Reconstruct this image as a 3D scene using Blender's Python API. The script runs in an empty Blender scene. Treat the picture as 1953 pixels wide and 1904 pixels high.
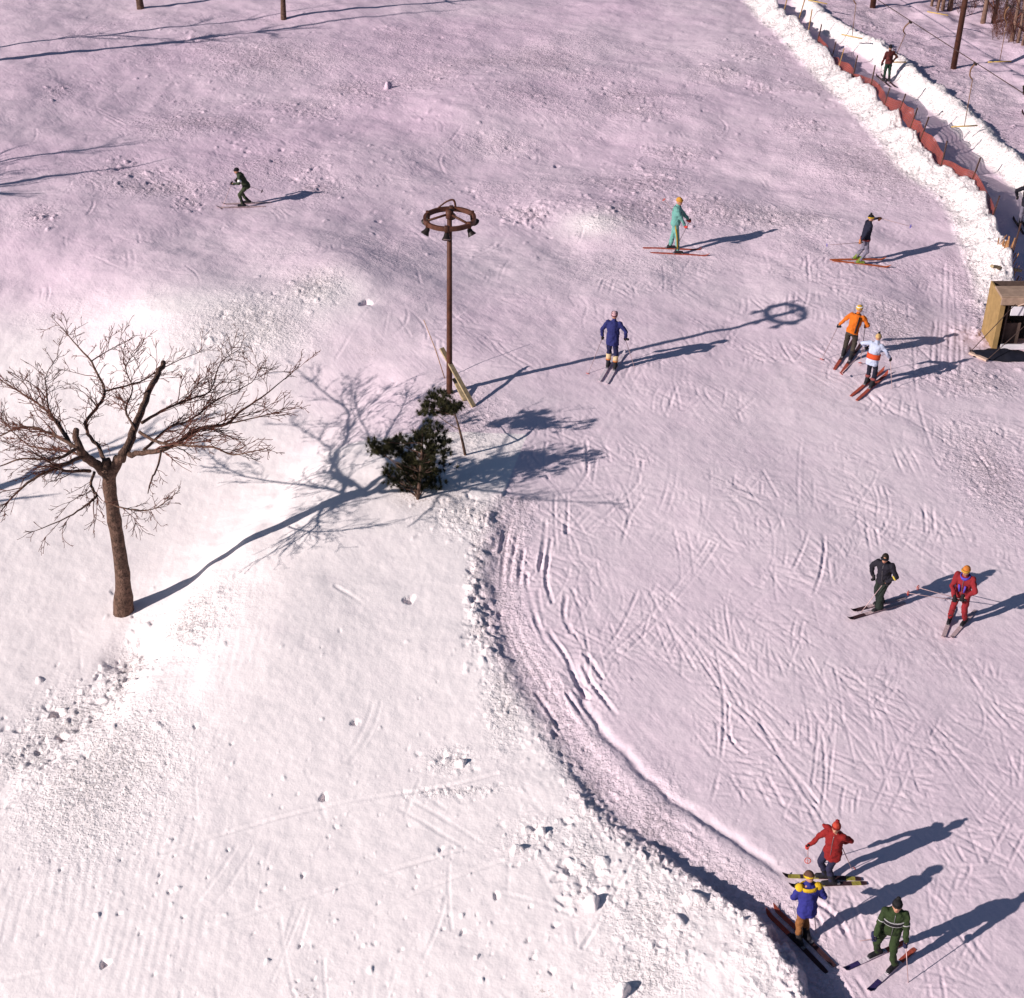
import bpy, bmesh, math, random
import numpy as np
from mathutils import Vector, Matrix, noise as mnoise

scene = bpy.context.scene
COL = scene.collection
R = math.radians
random.seed(7)
rng = np.random.default_rng(11)

# ------------------------------------------------------------------ camera, world, sun, exposure
CAM_H, PITCH, FPX, CX, CY = 21.0, 34.0, 2840.0, 976.5, 952.0     # focal length in units of a 1953-wide frame
cam_d = bpy.data.cameras.new('camera')
cam = bpy.data.objects.new('camera', cam_d)
COL.objects.link(cam)
cam.location = (0, 0, CAM_H)
cam.rotation_euler = (R(90 - PITCH), 0, 0)
cam_d.sensor_width = 36.0
cam_d.lens = 36.0 * FPX / 1953.0
cam_d.clip_start, cam_d.clip_end = 0.5, 3000
scene.camera = cam

SUN_EL, SHADOW_AZ = 25.5, 28.0       # shadows run towards this azimuth (from +x towards +y)
sdir = Vector((math.cos(R(SHADOW_AZ)) * math.cos(R(SUN_EL)), math.sin(R(SHADOW_AZ)) * math.cos(R(SUN_EL)), -math.sin(R(SUN_EL))))
world = bpy.data.worlds.new("World")
scene.world = world
world.use_nodes = True
wn = world.node_tree
wn.nodes.clear()
sky = wn.nodes.new('ShaderNodeTexSky')
sky.sky_type = 'NISHITA'
sky.sun_disc = False
sky.sun_elevation = R(SUN_EL)
sky.ozone_density = 5.0
tosun = -sdir
sky.sun_rotation = math.atan2(tosun.x, tosun.y)
bg = wn.nodes.new('ShaderNodeBackground')
bg.inputs['Strength'].default_value = 0.05
wo = wn.nodes.new('ShaderNodeOutputWorld')
wn.links.new(sky.outputs[0], bg.inputs[0])
wn.links.new(bg.outputs[0], wo.inputs[0])
sun_d = bpy.data.lights.new('sun', 'SUN')
sun_d.energy = 5.0
sun_d.angle = R(0.5)
sun_d.color = (1.0, 0.93, 0.89)
sun = bpy.data.objects.new('sun', sun_d)
COL.objects.link(sun)
sun.rotation_euler = sdir.to_track_quat('-Z', 'Y').to_euler()
vs = scene.view_settings
vs.view_transform = 'Standard'
vs.look = 'None'
vs.gamma = 1.0
vs.use_curve_mapping = False
vs.exposure = 0.16

# ------------------------------------------------------------------ helpers: materials
def mat(name, col, rough=0.8, var=0.15, scale=6.0, bump=0.0, bscale=40.0, metal=0.0, col2=None):
    m = bpy.data.materials.new(name)
    m.use_nodes = True
    nt = m.node_tree
    b = nt.nodes['Principled BSDF']
    b.inputs['Roughness'].default_value = rough
    b.inputs['Metallic'].default_value = metal
    b.inputs['Specular IOR Level'].default_value = 0.25
    tc = nt.nodes.new('ShaderNodeTexCoord')
    n = nt.nodes.new('ShaderNodeTexNoise')
    n.inputs['Scale'].default_value = scale
    n.inputs['Detail'].default_value = 4
    nt.links.new(tc.outputs['Object'], n.inputs['Vector'])
    rp = nt.nodes.new('ShaderNodeValToRGB')
    c2 = col2 or tuple(min(1, c * (1 + var)) for c in col)
    c1 = tuple(c * (1 - var) for c in col)
    rp.color_ramp.elements[0].position = 0.3
    rp.color_ramp.elements[1].position = 0.7
    rp.color_ramp.elements[0].color = (*c1, 1)
    rp.color_ramp.elements[1].color = (*c2, 1)
    nt.links.new(n.outputs[0], rp.inputs[0])
    nt.links.new(rp.outputs[0], b.inputs['Base Color'])
    if bump:
        n2 = nt.nodes.new('ShaderNodeTexNoise')
        n2.inputs['Scale'].default_value = bscale
        n2.inputs['Detail'].default_value = 4
        nt.links.new(tc.outputs['Object'], n2.inputs['Vector'])
        bp = nt.nodes.new('ShaderNodeBump')
        bp.inputs['Strength'].default_value = 1.0
        bp.inputs['Distance'].default_value = bump
        nt.links.new(n2.outputs[0], bp.inputs['Height'])
        nt.links.new(bp.outputs[0], b.inputs['Normal'])
    return m

# ------------------------------------------------------------------ helpers: picture coordinate -> place on the ground
_t = R(PITCH)
FW = np.array([0, math.cos(_t), -math.sin(_t)])
UP = np.array([0, math.sin(_t), math.cos(_t)])
CAMP = np.array([0, 0, CAM_H])
def ray(u, v):
    return FW + np.array([1.0, 0, 0]) * (u - CX) / FPX - UP * (v - CY) / FPX
def G0(u, v, z=0.0):
    d = ray(u, v)
    return CAMP + d * ((z - CAM_H) / d[2])
def W2(pts, z=0.0):                           # level polyline in world xy
    return np.array([G0(u, v, z)[:2] for u, v in pts])
def proj(p):
    r = np.array(p, float) - CAMP
    z = r @ FW
    return CX + FPX * r[0] / z, CY - FPX * (r @ UP) / z

# ------------------------------------------------------------------ snow height field
TAB = [rng.random((256, 256)) for _ in range(8)]
def vnoise(x, y, k=0):
    T = TAB[k]
    xi = np.floor(x); yi = np.floor(y)
    fx = x - xi; fy = y - yi
    fx = fx * fx * fx * (fx * (fx * 6 - 15) + 10)
    fy = fy * fy * fy * (fy * (fy * 6 - 15) + 10)
    xi = xi.astype(np.int64) & 255; yi = yi.astype(np.int64) & 255
    x1 = (xi + 1) & 255; y1 = (yi + 1) & 255
    a = T[xi, yi] * (1 - fx) + T[x1, yi] * fx
    b = T[xi, y1] * (1 - fx) + T[x1, y1] * fx
    return (a * (1 - fy) + b * fy) * 2 - 1
def fbm(x, y, s, k=0, o=4, g=0.5):
    r = 0; a = 1.0
    for i in range(o):
        r = r + a * vnoise(x / s + 17.3 * i, y / s + 9.1 * i, (k + i) % 8)
        a *= g; s *= 0.5
    return r
def sstep(a, b, x):
    t = np.clip((x - a) / (b - a), 0, 1)
    return t * t * (3 - 2 * t)
def softplus(x, k=1.0):
    return k * np.logaddexp(0, x / k)

def smooth_line(p, n=4):
    p = np.array(p, float)
    out = []
    for i in range(len(p) - 1):
        p0 = p[max(i - 1, 0)]; p1 = p[i]; p2 = p[i + 1]; p3 = p[min(i + 2, len(p) - 1)]
        for k in range(n):
            t = k / n
            out.append(0.5 * (2 * p1 + (p2 - p0) * t + (2 * p0 - 5 * p1 + 4 * p2 - p3) * t * t + (3 * p1 - p0 - 3 * p2 + p3) * t ** 3))
    out.append(p[-1])
    return np.array(out)

def line_dist(x, y, P):
    """signed distance (positive to the viewer's right of a line that runs towards the viewer) and fraction along"""
    best = np.full(x.shape, 1e9); sg = np.zeros(x.shape); tt = np.zeros(x.shape)
    seg = np.diff(P, axis=0); L = np.hypot(seg[:, 0], seg[:, 1]); cum = np.concatenate([[0], np.cumsum(L)])
    for i in range(len(seg)):
        dx, dy = seg[i]
        ax = x - P[i, 0]; ay = y - P[i, 1]
        t = np.clip((ax * dx + ay * dy) / (L[i] ** 2), 0, 1)
        ex = ax - t * dx; ey = ay - t * dy
        d = np.hypot(ex, ey)
        c = (dx * ay - dy * ax)            # >0: to the left of travel direction
        m = d < best
        best = np.where(m, d, best); sg = np.where(m, np.sign(c), sg); tt = np.where(m, (cum[i] + t * L[i]) / cum[-1], tt)
    return best * sg, tt

TRENCH = smooth_line(W2([(958, 960), (940, 1010), (925, 1080), (922, 1140), (935, 1200), (962, 1262), (1005, 1330), (1054, 1400), (1096, 1465), (1137, 1528), (1190, 1585), (1254, 1625), (1310, 1665), (1387, 1715), (1450, 1762), (1480, 1805), (1510, 1865), (1545, 1925), (1600, 2040)]), 3)
RUT = smooth_line(W2([(1075, 1235), (1092, 1265), (1110, 1310), (1134, 1367), (1187, 1420), (1237, 1475), (1300, 1530), (1380, 1580), (1470, 1640), (1540, 1690)]), 3)
FENCE_PX = [(1470, -45), (1498, -12), (1525, 17), (1560, 61), (1602, 103), (1660, 165), (1712, 223), (1752, 280), (1792, 327), (1849, 365), (1889, 428), (1924, 513)]
FENCE = smooth_line(W2(FENCE_PX + [(1955, 600)], -0.35), 3)
OUTER = smooth_line(W2([(1540, -60), (1598, 0), (1688, 63), (1777, 139), (1834, 183), (1900, 262), (1953, 314), (2060, 420)], -0.35), 3)
TERR = smooth_line(W2([(840, 640), (720, 740), (570, 880), (440, 985), (345, 1085), (290, 1190), (235, 1270), (150, 1350), (20, 1440), (-120, 1520)]), 3)

def macro(x, y):
    x = np.asarray(x, float); y = np.asarray(y, float)
    ca, sa = math.cos(R(SHADOW_AZ)), math.sin(R(SHADOW_AZ))
    s = x * ca + y * sa
    h = -0.085 * softplus(12.2 - s, 1.2) * (1 - sstep(36, 50, y))
    h = h - 0.014 * softplus(s - 12.2, 1.5)
    h = h - 0.04 * softplus(y - 48, 3.0)
    far = sstep(30, 46, y)
    h = h + fbm(x, y, 8.0, 0, 2) * (0.07 + 0.17 * far) + fbm(x, y, 2.6, 3, 3) * (0.010 + 0.050 * far) + fbm(x + 40, y, 1.3, 5, 3) * (0.008 + 0.022 * far)
    for (u, v, r, a) in ((640, 505, 3.6, 0.42), (330, 600, 3.0, 0.30), (1140, 410, 2.2, 0.28), (250, 470, 3.5, 0.15), (1450, 1010, 2.6, 0.10)):
        c = G0(u, v)
        h = h + a * np.exp(-(((x - c[0]) * ca + (y - c[1]) * sa) ** 2 / (r * 0.8) ** 2 + (-(x - c[0]) * sa + (y - c[1]) * ca) ** 2 / (r * 1.3) ** 2))
    c = G0(238, 1165)
    h = h - 0.28 * np.exp(-((x - c[0]) ** 2 + (y - c[1]) ** 2) / 0.7 ** 2)
    q_, tq = line_dist(x, y, TERR)
    q_ = q_ + 0.15 * fbm(x, y, 0.9, 5, 2)
    aq = (1 - sstep(31, 42, y)) * (0.25 + 0.75 * sstep(20.0, 26.5, y)) * sstep(15, 20, y)
    ram = 0.82 * sstep(-2.4, 3.2, q_) + 0.18 * sstep(-0.6, 0.7, q_)
    h = h + aq * (0.55 * ram * np.exp(-np.clip(q_ - .9, 0, 99) / 6.5) - 0.80 * (1 - ram) * np.exp(-np.clip(-q_ - .75, 0, 99) / 12))
    # left bank of the trench
    near = (y < 34)
    d, t = line_dist(x, y, TRENCH)
    lo_ = 1 - sstep(16.6, 20.0, y)
    A = 0.06 + 0.36 * lo_ + 0.06 * fbm(y, y * 0, 1.1, 6, 2) * (0.4 + lo_)
    A = A * (1 - sstep(30.5, 33.0, y))
    dl = -d + 0.16 * fbm(x, y, 0.45, 2, 4)
    side = sstep(-0.22, 0.10, dl)
    bank = A * side * np.exp(-np.clip(dl, 0, 99) / 2.2)
    floor = -0.06 * np.exp(-((d - 0.35) / 0.35) ** 2) * sstep(0.02, 0.12, t)
    h = h + (bank + floor)
    d2, t2 = line_dist(x, y, RUT)
    inr = sstep(0.0, 0.15, t2) * (1 - sstep(0.85, 1.0, t2))
    d2 = d2 + 0.05 * fbm(x, y, 0.5, 3, 3)
    h = h - 0.055 * np.exp(-(d2 / 0.10) ** 2) * inr + 0.022 * np.exp(-((d2 + 0.32) / 0.16) ** 2) * inr
    # ski-lift lane between two shovelled banks
    e, te = line_dist(x, y, FENCE)
    o, to = line_dist(x, y, OUTER)
    ragg = 0.22 * fbm(x, y, 0.9, 4, 3)
    up = 0.66 * (0.85 + 0.40 * fbm(te * 90, te * 0, 2.0, 5, 3))
    fend = 1 - 0.6 * sstep(0.93, 1.0, te)
    lb = up * sstep(-1.35, -0.2, e + ragg) * (1 - sstep(-0.1, 0.22, e + ragg * 0.3)) * fend
    lane = -0.40 * sstep(-0.05, 0.25, e) * (1 - sstep(-0.75, -0.1, o)) * (1 - 0.6 * sstep(0.93, 1.0, te))
    rb = 0.30 * sstep(-0.85, -0.1, o + ragg) * (1 - sstep(-0.05, 0.6, o + ragg)) * sstep(0.3, 0.9, e)
    h = h + (lb + lane + rb + 0.12 * sstep(0.5, 3, o) * fbm(x, y, 1.6, 1, 3)) * sstep(40.5, 44.5, y)
    return h

# structured grid: rows across the slope, dense where the photograph looks
ys = [12.5]
while ys[-1] < 82:
    ys.append(ys[-1] + 0.024 + max(0, ys[-1] - 15) * 0.0018)
step = 0.3
pre = [12.5]
while pre[-1] > -120:
    pre.append(pre[-1] - step); step *= 1.16
post = [ys[-1]]; step = 0.4
while post[-1] < 600:
    post.append(post[-1] + step); step *= 1.14
YS = np.array(pre[:0:-1] + ys + post[1:])
NX = 1020
core = np.linspace(-1, 1, NX)
ext = []; st = core[1] - core[0]; a = 1.0
while a < 40:
    st *= 1.25; a += st; ext.append(a)
XS = np.array([-e for e in ext[::-1]] + list(core) + ext)
def wfun(y):
    return 8.4 + np.clip(y - 13, 0, 75) * 0.305
WY = wfun(YS)
GX = XS[None, :] * WY[:, None]
GY = np.repeat(YS[:, None], len(XS), 1)
NR, NC = GX.shape
H = macro(GX, GY)

def cell(x, y):
    j = np.clip(np.searchsorted(YS, y) - 1, 0, NR - 2)
    w = wfun(y)
    i = np.clip(np.searchsorted(XS, x / w) - 1, 0, NC - 2)
    return i, j

def Gm(u, v):                                   # picture point -> first point of the macro terrain on that line of sight
    d = ray(u, v)
    zz = np.linspace(2.5, -4.5, 700)
    t = (zz - CAM_H) / d[2]
    X = d[0] * t; Y = d[1] * t
    f = zz - macro(X, Y)
    k = int(np.argmax(f <= 0))
    k = max(k, 1)
    w = f[k - 1] / (f[k - 1] - f[k] + 1e-12)
    tt = t[k - 1] + (t[k] - t[k - 1]) * w
    return CAMP + d * tt

# --- ski tracks, as grooves with thrown-up edges
DIST = np.full(H.shape, 9.0)
BATCH = []
def next_batch(depth, width):
    global DIST
    BATCH.append((DIST, depth, width))
    DIST = np.full(H.shape, 9.0)
def splat_tracks(P, win=3):
    """P: (n,2) samples of track centre lines"""
    i, j = cell(P[:, 0], P[:, 1])
    for dj in range(-win, win + 1):
        for di in range(-win, win + 1):
            jj = np.clip(j + dj, 0, NR - 1); ii = np.clip(i + di, 0, NC - 1)
            d = np.hypot(GX[jj, ii] - P[:, 0], GY[jj, ii] - P[:, 1])
            np.minimum.at(DIST, (jj, ii), d)
def arcs(n, poly, amean, asd, lmin, lmax, curv):
    out = []
    lo = poly.min(0); hi = poly.max(0)
    k = 0
    while k < n:
        c = lo + rng.random(2) * (hi - lo)
        # inside polygon test
        ins = False; q = len(poly) - 1
        for p in range(len(poly)):
            if (poly[p, 1] > c[1]) != (poly[q, 1] > c[1]) and c[0] < (poly[q, 0] - poly[p, 0]) * (c[1] - poly[p, 1]) / (poly[q, 1] - poly[p, 1]) + poly[p, 0]:
                ins = not ins
            q = p
        if not ins:
            continue
        k += 1
        a = R(rng.normal(amean, asd)); L = rng.uniform(lmin, lmax); cu = rng.normal(0, curv)
        m = int(L / 0.02)
        tt = np.arange(m) * 0.02
        ang = a + cu * tt
        px = c[0] + np.cumsum(np.cos(ang)) * 0.02; py = c[1] + np.cumsum(np.sin(ang)) * 0.02
        out.append(np.stack([px, py], 1))
        if rng.random() < 0.4:
            off = rng.uniform(0.16, 0.35)
            out.append(np.stack([px - np.sin(ang) * off, py + np.cos(ang) * off], 1))
    return np.concatenate(out)
RUN = W2([(930, 960), (1000, 800), (1150, 520), (1250, 500), (1780, 430), (1880, 700), (2000, 900), (2000, 1950), (1620, 1950), (1420, 1700), (1100, 1420), (960, 1180)])
TOPR = W2([(0, 40), (700, 20), (1480, 60), (1780, 420), (1200, 500), (930, 760), (600, 520), (0, 560)])
splat_tracks(arcs(2000, RUN, -52, 36, 0.2, 1.6, 0.25)); splat_tracks(arcs(450, RUN, 60, 30, 0.2, 1.5, 0.25)); splat_tracks(arcs(900, TOPR, -22, 28, 0.3, 2.4, 0.3))
next_batch(0.008, 0.024)
splat_tracks(arcs(420, RUN, -55, 34, 0.3, 2.2, 0.2)); splat_tracks(arcs(150, RUN, 62, 28, 0.3, 1.4, 0.5)); splat_tracks(arcs(420, TOPR, -22, 28, 0.5, 2.8, 0.3))
next_batch(0.009, 0.027)
splat_tracks(arcs(60, RUN, -68, 26, 1.5, 6.0, 0.08)); splat_tracks(arcs(60, RUN, -40, 40, 0.3, 1.0, 0.5)); splat_tracks(arcs(120, TOPR, -20, 30, 0.8, 3.5, 0.25))
next_batch(0.012, 0.032)
LEFT = W2([(0, 1000), (300, 1250), (900, 1300), (1350, 1750), (1450, 1950), (0, 1950)])
splat_tracks(arcs(60, LEFT, -80, 20, 0.5, 2.5, 0.2), 2)
next_batch(0.005, 0.04)
def px_track(pts, off=0.0, st=0.02):
    P = smooth_line(W2(pts, float(Gm(*pts[len(pts) // 2])[2])), 6)
    out = []
    for q in range(len(P) - 1):
        n = max(2, int(np.hypot(*(P[q + 1] - P[q])) / st))
        for k in range(n):
            out.append(P[q] + (P[q + 1] - P[q]) * k / n)
    out = np.array(out)
    return out
for pts in ([(1802, 500), (1798, 620), (1790, 740)], [(1812, 505), (1810, 600), (1806, 760)], [(1822, 520), (1825, 610), (1820, 700)], [(1786, 590), (1778, 660), (1776, 700)],
            [(1795, 590), (1790, 650), (1788, 700)], [(1838, 490), (1850, 560), (1842, 640)], [(1742, 650), (1748, 740), (1765, 820), (1790, 890)], [(1830, 590), (1833, 700), (1822, 760)],
            [(1290, 740), (1270, 800), (1278, 850)], [(1480, 640), (1520, 700), (1600, 760), (1500, 840)], [(1380, 810), (1460, 745), (1530, 690)], [(1540, 480), (1542, 560), (1520, 620)],
            [(1160, 790), (1180, 740), (1200, 700)], [(640, 680), (760, 560), (900, 590), (1000, 640)], [(1640, 560), (1630, 620), (1660, 680)], [(1850, 560), (1870, 600)],
            [(1120, 1010), (1210, 930), (1225, 880)], [(1180, 1060), (1200, 990), (1225, 950)], [(1090, 945), (1120, 900), (1118, 840)], [(1450, 1380), (1500, 1460), (1560, 1530)],
            [(0, 1840), (250, 1800), (520, 1730), (880, 1640)], [(300, 1600), (600, 1530), (850, 1500), (950, 1480)], [(600, 1790), (800, 1700), (960, 1650)],
            [(640, 1120), (700, 1160), (730, 1230)], [(960, 1700), (1040, 1725), (1100, 1750)], [(1235, 560), (1240, 700)], [(520, 360), (620, 372), (740, 410)], [(700, 330), (820, 350), (960, 360)],
            [(480, 300), (620, 290), (700, 320)], [(880, 240), (840, 300), (850, 330)], [(1150, 80), (1230, 130), (1380, 170)]):
    splat_tracks(px_track(pts))
next_batch(0.012, 0.038)
seg = np.gradient(TRENCH, axis=0); nrm_ = np.stack([-seg[:, 1], seg[:, 0]], 1) / np.hypot(seg[:, 0], seg[:, 1])[:, None]
for off, lo, hi, w in ((.42, 1, 50, .05), (.62, 3, 50, .08), (.85, 2, 52, .07), (1.05, 6, 52, .1), (1.28, 2, 50, .12), (1.5, 3, 40, .15), (.28, 0, 40, .1), (1.75, 2, 30, .2)):
    Q = TRENCH + nrm_ * (off + w * np.array([vnoise(np.array([k * .35 + off * 9]), np.array([0.5]), 3)[0] for k in range(len(TRENCH))]))[:, None]
    Q = smooth_line(Q[lo:hi], 12)
    L_ = np.concatenate([[0], np.cumsum(np.hypot(*np.diff(Q, axis=0).T))]); tt_ = np.arange(0, L_[-1], .02)
    Qs = np.stack([np.interp(tt_, L_, Q[:, 0]), np.interp(tt_, L_, Q[:, 1])], 1)
    Qs = Qs[vnoise(tt_ * 1.3, tt_ * 0 + off * 7, 4) > -0.25]
    splat_tracks(Qs)
next_batch(0.026, 0.045)
depth_mod = np.clip(0.55 + 1.1 * fbm(GX, GY, 1.5, 1, 3), 0.1, 1.6)
for D_, dp, wd in BATCH:
    wd = np.maximum(wd, 0.018 + 0.0004 * GY)
    H = H + (-dp * np.exp(-(D_ / wd) ** 2) + 0.45 * dp * np.exp(-((D_ - 2.2 * wd) / (0.8 * wd)) ** 2)) * depth_mod

# --- lumps, chunks and footprints
def blob(x, y, r, hgt, el=1.0, ang=0.0, sharp=False):
    w = float(wfun(y))
    i, j = cell(np.array([x]), np.array([y])); i = int(i[0]); j = int(j[0])
    R2 = r * max(1, el) * 1.3
    dx = (XS[i + 1] - XS[i]) * w; dy = YS[j + 1] - YS[j]
    ni = int(R2 / dx) + 2; nj = int(R2 / dy) + 2
    if ni > 60 or nj > 60:
        return
    s = (slice(max(0, j - nj), min(NR, j + nj + 1)), slice(max(0, i - ni), min(NC, i + ni + 1)))
    X = GX[s] - x; Y = GY[s] - y
    c, sn = math.cos(ang), math.sin(ang)
    q = ((X * c + Y * sn) / (r * el)) ** 2 + ((-X * sn + Y * c) / r) ** 2
    q = q * (1 + 0.35 * np.sin(np.arctan2(Y, X) * 3 + x * 37 + y * 11))
    if sharp:
        f = np.clip(1 - q ** 1.5, 0, 1) ** 0.8
    else:
        f = np.clip(1 - q, 0, 1) ** 1.2
    H[s] += hgt * f
RUB = np.zeros(H.shape)
def rubble(u, v, su, sv, a):
    p = Gm(u, v); dist = float(np.linalg.norm(p - CAMP))
    ru = max(su * dist / FPX * 1.5, .15); rv = max(sv * dist / FPX * dist / (CAM_H - p[2]) * 1.5, .15)
    g = a * np.exp(-((GX - p[0]) / ru) ** 2 - ((GY - p[1]) / rv) ** 2)
    np.maximum(RUB, g, out=RUB)
def cluster(u, v, su, sv, n, r0, r1, hk=0.55, hole=0.15, ang=0):
    zc = float(Gm(u, v)[2])
    if su < 140: rubble(u, v, su, sv, min(1.0, 0.35 + n / 150))
    for _ in range(n):
        a, b = rng.normal(0, 1, 2)
        c, s = math.cos(R(ang)), math.sin(R(ang))
        uu = u + (a * su) * c - (b * sv) * s; vv = v + (a * su) * s + (b * sv) * c
        p = G0(uu, min(max(vv, -60), 1990), zc)
        if not (12.6 < p[1] < 81):
            continue
        r = 0.85 * (r0 + (r1 - r0) * rng.random() ** 3.0); hk_ = hk * 0.62
        sg = -1 if rng.random() < hole else 1
        blob(p[0], p[1], r, sg * r * hk_ * rng.uniform(0.6, 1.3), rng.uniform(1, 1.8), rng.uniform(0, 3.1), rng.random() < 0.5)
cluster(235, 1300, 30, 60, 150, 0.04, 0.15, 0.9, 0.45, 20)
cluster(140, 1380, 70, 50, 190, 0.03, 0.13, 0.9, 0.5, -20)
cluster(60, 1440, 60, 40, 80, 0.03, 0.12, 0.9, 0.6)
cluster(190, 1470, 100, 90, 150, 0.02, 0.07, 1.0, 0.6)
cluster(360, 1190, 60, 45, 90, 0.03, 0.12, 0.5, 0.1)
cluster(1010, 411, 22, 11, 260, 0.05, 0.16, 0.5, 0.25)
cluster(300, 360, 70, 12, 160, 0.04, 0.12, 0.6, 0.2)
cluster(360, 385, 20, 12, 60, 0.05, 0.13, 0.6, 0.2)
cluster(600, 548, 35, 20, 120, 0.04, 0.12, 0.5, 0.2, -25)
cluster(480, 620, 60, 26, 160, 0.03, 0.12, 0.5, 0.4, -35)
cluster(395, 640, 45, 5, 40, 0.06, 0.15, 0.6, 0.8, -45)
cluster(910, 1080, 12, 70, 220, 0.03, 0.12, 0.6, 0.4)
cluster(918, 1190, 16, 30, 110, 0.03, 0.14, 0.7, 0.4)
cluster(965, 1320, 25, 60, 200, 0.02, 0.09, 0.6, 0.4, -30)
cluster(1045, 1400, 18, 16, 40, 0.03, 0.10, 0.7, 0.3)
cluster(1130, 1500, 30, 60, 160, 0.02, 0.08, 0.6, 0.4, -40)
cluster(1250, 1590, 40, 70, 170, 0.02, 0.06, 0.6, 0.4, -50)
cluster(920, 985, 60, 22, 320, 0.03, 0.09, 0.6, 0.4)
cluster(870, 800, 60, 40, 90, 0.03, 0.08, 0.5, 0.3)
cluster(1120, 1640, 30, 40, 60, 0.03, 0.13, 0.6, 0.7)
cluster(1110, 1700, 25, 18, 14, 0.06, 0.12, 0.6, 0.9)
cluster(1040, 1600, 60, 30, 20, 0.04, 0.11, 0.8, 0.4)
cluster(860, 1450, 30, 15, 60, 0.03, 0.10, 0.6, 0.4)
cluster(870, 1510, 60, 5, 60, 0.02, 0.06, 0.6, 0.4, -4)
cluster(620, 1420, 220, 120, 110, 0.02, 0.05, 1.0, 0.6)
cluster(300, 1650, 260, 130, 110, 0.02, 0.05, 1.1, 0.7)
cluster(900, 1800, 200, 80, 90, 0.02, 0.08, 1.0, 0.6)
cluster(600, 1700, 380, 140, 150, 0.02, 0.05, 1.1, 0.7)
cluster(1240, 1740, 60, 60, 50, 0.02, 0.10, 0.6, 0.5)
cluster(1330, 1720, 60, 25, 40, 0.02, 0.07, 0.6, 0.3, 20)
cluster(1230, 1860, 60, 40, 60, 0.02, 0.08, 0.6, 0.5)
cluster(1450, 1830, 40, 60, 25, 0.02, 0.08, 0.4, 0.3, -40)
cluster(1330, 400, 130, 18, 480, 0.04, 0.14, 0.6, 0.3, 8)
cluster(1230, 350, 60, 16, 120, 0.04, 0.15, 0.6, 0.3, 18)
cluster(1480, 415, 60, 14, 130, 0.04, 0.13, 0.6, 0.3)
cluster(1690, 320, 90, 40, 260, 0.04, 0.12, 0.6, 0.3, 30)
cluster(1290, 295, 40, 10, 70, 0.04, 0.13, 0.6, 0.3, 10)
cluster(670, 170, 40, 14, 90, 0.05, 0.15, 0.5, 0.2)
cluster(1040, 120, 60, 25, 90, 0.05, 0.15, 0.5, 0.2)
cluster(520, 110, 90, 25, 90, 0.05, 0.13, 0.4, 0.3)
cluster(900, 180, 420, 90, 900, 0.04, 0.13, 0.6, 0.4)
for q_ in range(34):
    cluster(rng.uniform(60, 1600), rng.uniform(50, 430), rng.uniform(15, 70), rng.uniform(5, 16), 45, 0.04, 0.15, 0.75, 0.35, rng.uniform(0, 35))
cluster(500, 230, 300, 60, 400, 0.04, 0.13, 0.6, 0.3, 25)
cluster(420, 235, 60, 12, 90, 0.04, 0.13, 0.5, 0.3, 30)
cluster(1890, 900, 50, 60, 300, 0.03, 0.10, 0.5, 0.4)
cluster(1700, 620, 30, 30, 90, 0.03, 0.08, 0.5, 0.4)
cluster(1870, 600, 18, 50, 160, 0.05, 0.16, 0.7, 0.2, 15)
cluster(1860, 730, 60, 18, 90, 0.04, 0.13, 0.6, 0.2)
cluster(1300, 1300, 300, 250, 500, 0.02, 0.05, 0.5, 0.5)
cluster(1600, 1400, 200, 200, 350, 0.02, 0.05, 0.5, 0.5)
for (u, v, r, hh) in ((698, 578, .16, -.14), (780, 1144, .12, -.12), (676, 1378, .07, -.07), (617, 1521, .08, -.09), (108, 1362, .16, -.16), (1130, 1722, .13, .16), (1187, 1892, .12, .2), (985, 1622, .09, .14), (1033, 1587, .08, .13),
                      (880, 1457, .09, .1), (1322, 1715, .16, .12), (1290, 1760, .13, .10), (200, 1838, .08, -.09), (740, 168, .16, .28)):
    p = Gm(u, v)
    blob(p[0], p[1], r, hh, 1.3, rng.uniform(0, 3), True)
# rubble of the shovelled banks
for P, lo, hi, n, r1 in ((FENCE, -1.35, 0.12, 5200, 0.085), (OUTER, -0.75, 0.3, 3300, 0.08), (OUTER, 0.4, 2.4, 420, 0.13), (TRENCH[26:], -0.35, 0.15, 420, 0.06), (TRENCH[26:], -1.8, 0.0, 200, 0.055)):
    seg = np.diff(P, axis=0); L = np.hypot(seg[:, 0], seg[:, 1]); pr = L / L.sum()
    for _ in range(n):
        k = rng.choice(len(seg), p=pr); t = rng.random()
        q = P[k] + seg[k] * t
        nrm = np.array([-seg[k, 1], seg[k, 0]]) / L[k]
        q = q + nrm * rng.uniform(lo, hi)
        if not (13.5 < q[1] < 79) or abs(q[0]) > 0.98 * wfun(q[1]):
            continue
        r = 0.03 + (r1 - 0.03) * rng.random() ** 2
        blob(q[0], q[1], r, r * rng.uniform(0.2, 0.75), rng.uniform(1, 1.7), rng.uniform(0, 3.1), rng.random() < 0.6)
core_m = (GY > 12.6) & (GY < 82)
H = H + np.where(core_m, 0.006 * fbm(GX, GY, 0.35, 2, 3) + 0.0025 * fbm(GX, GY, 0.12, 4, 2), 0)
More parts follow.
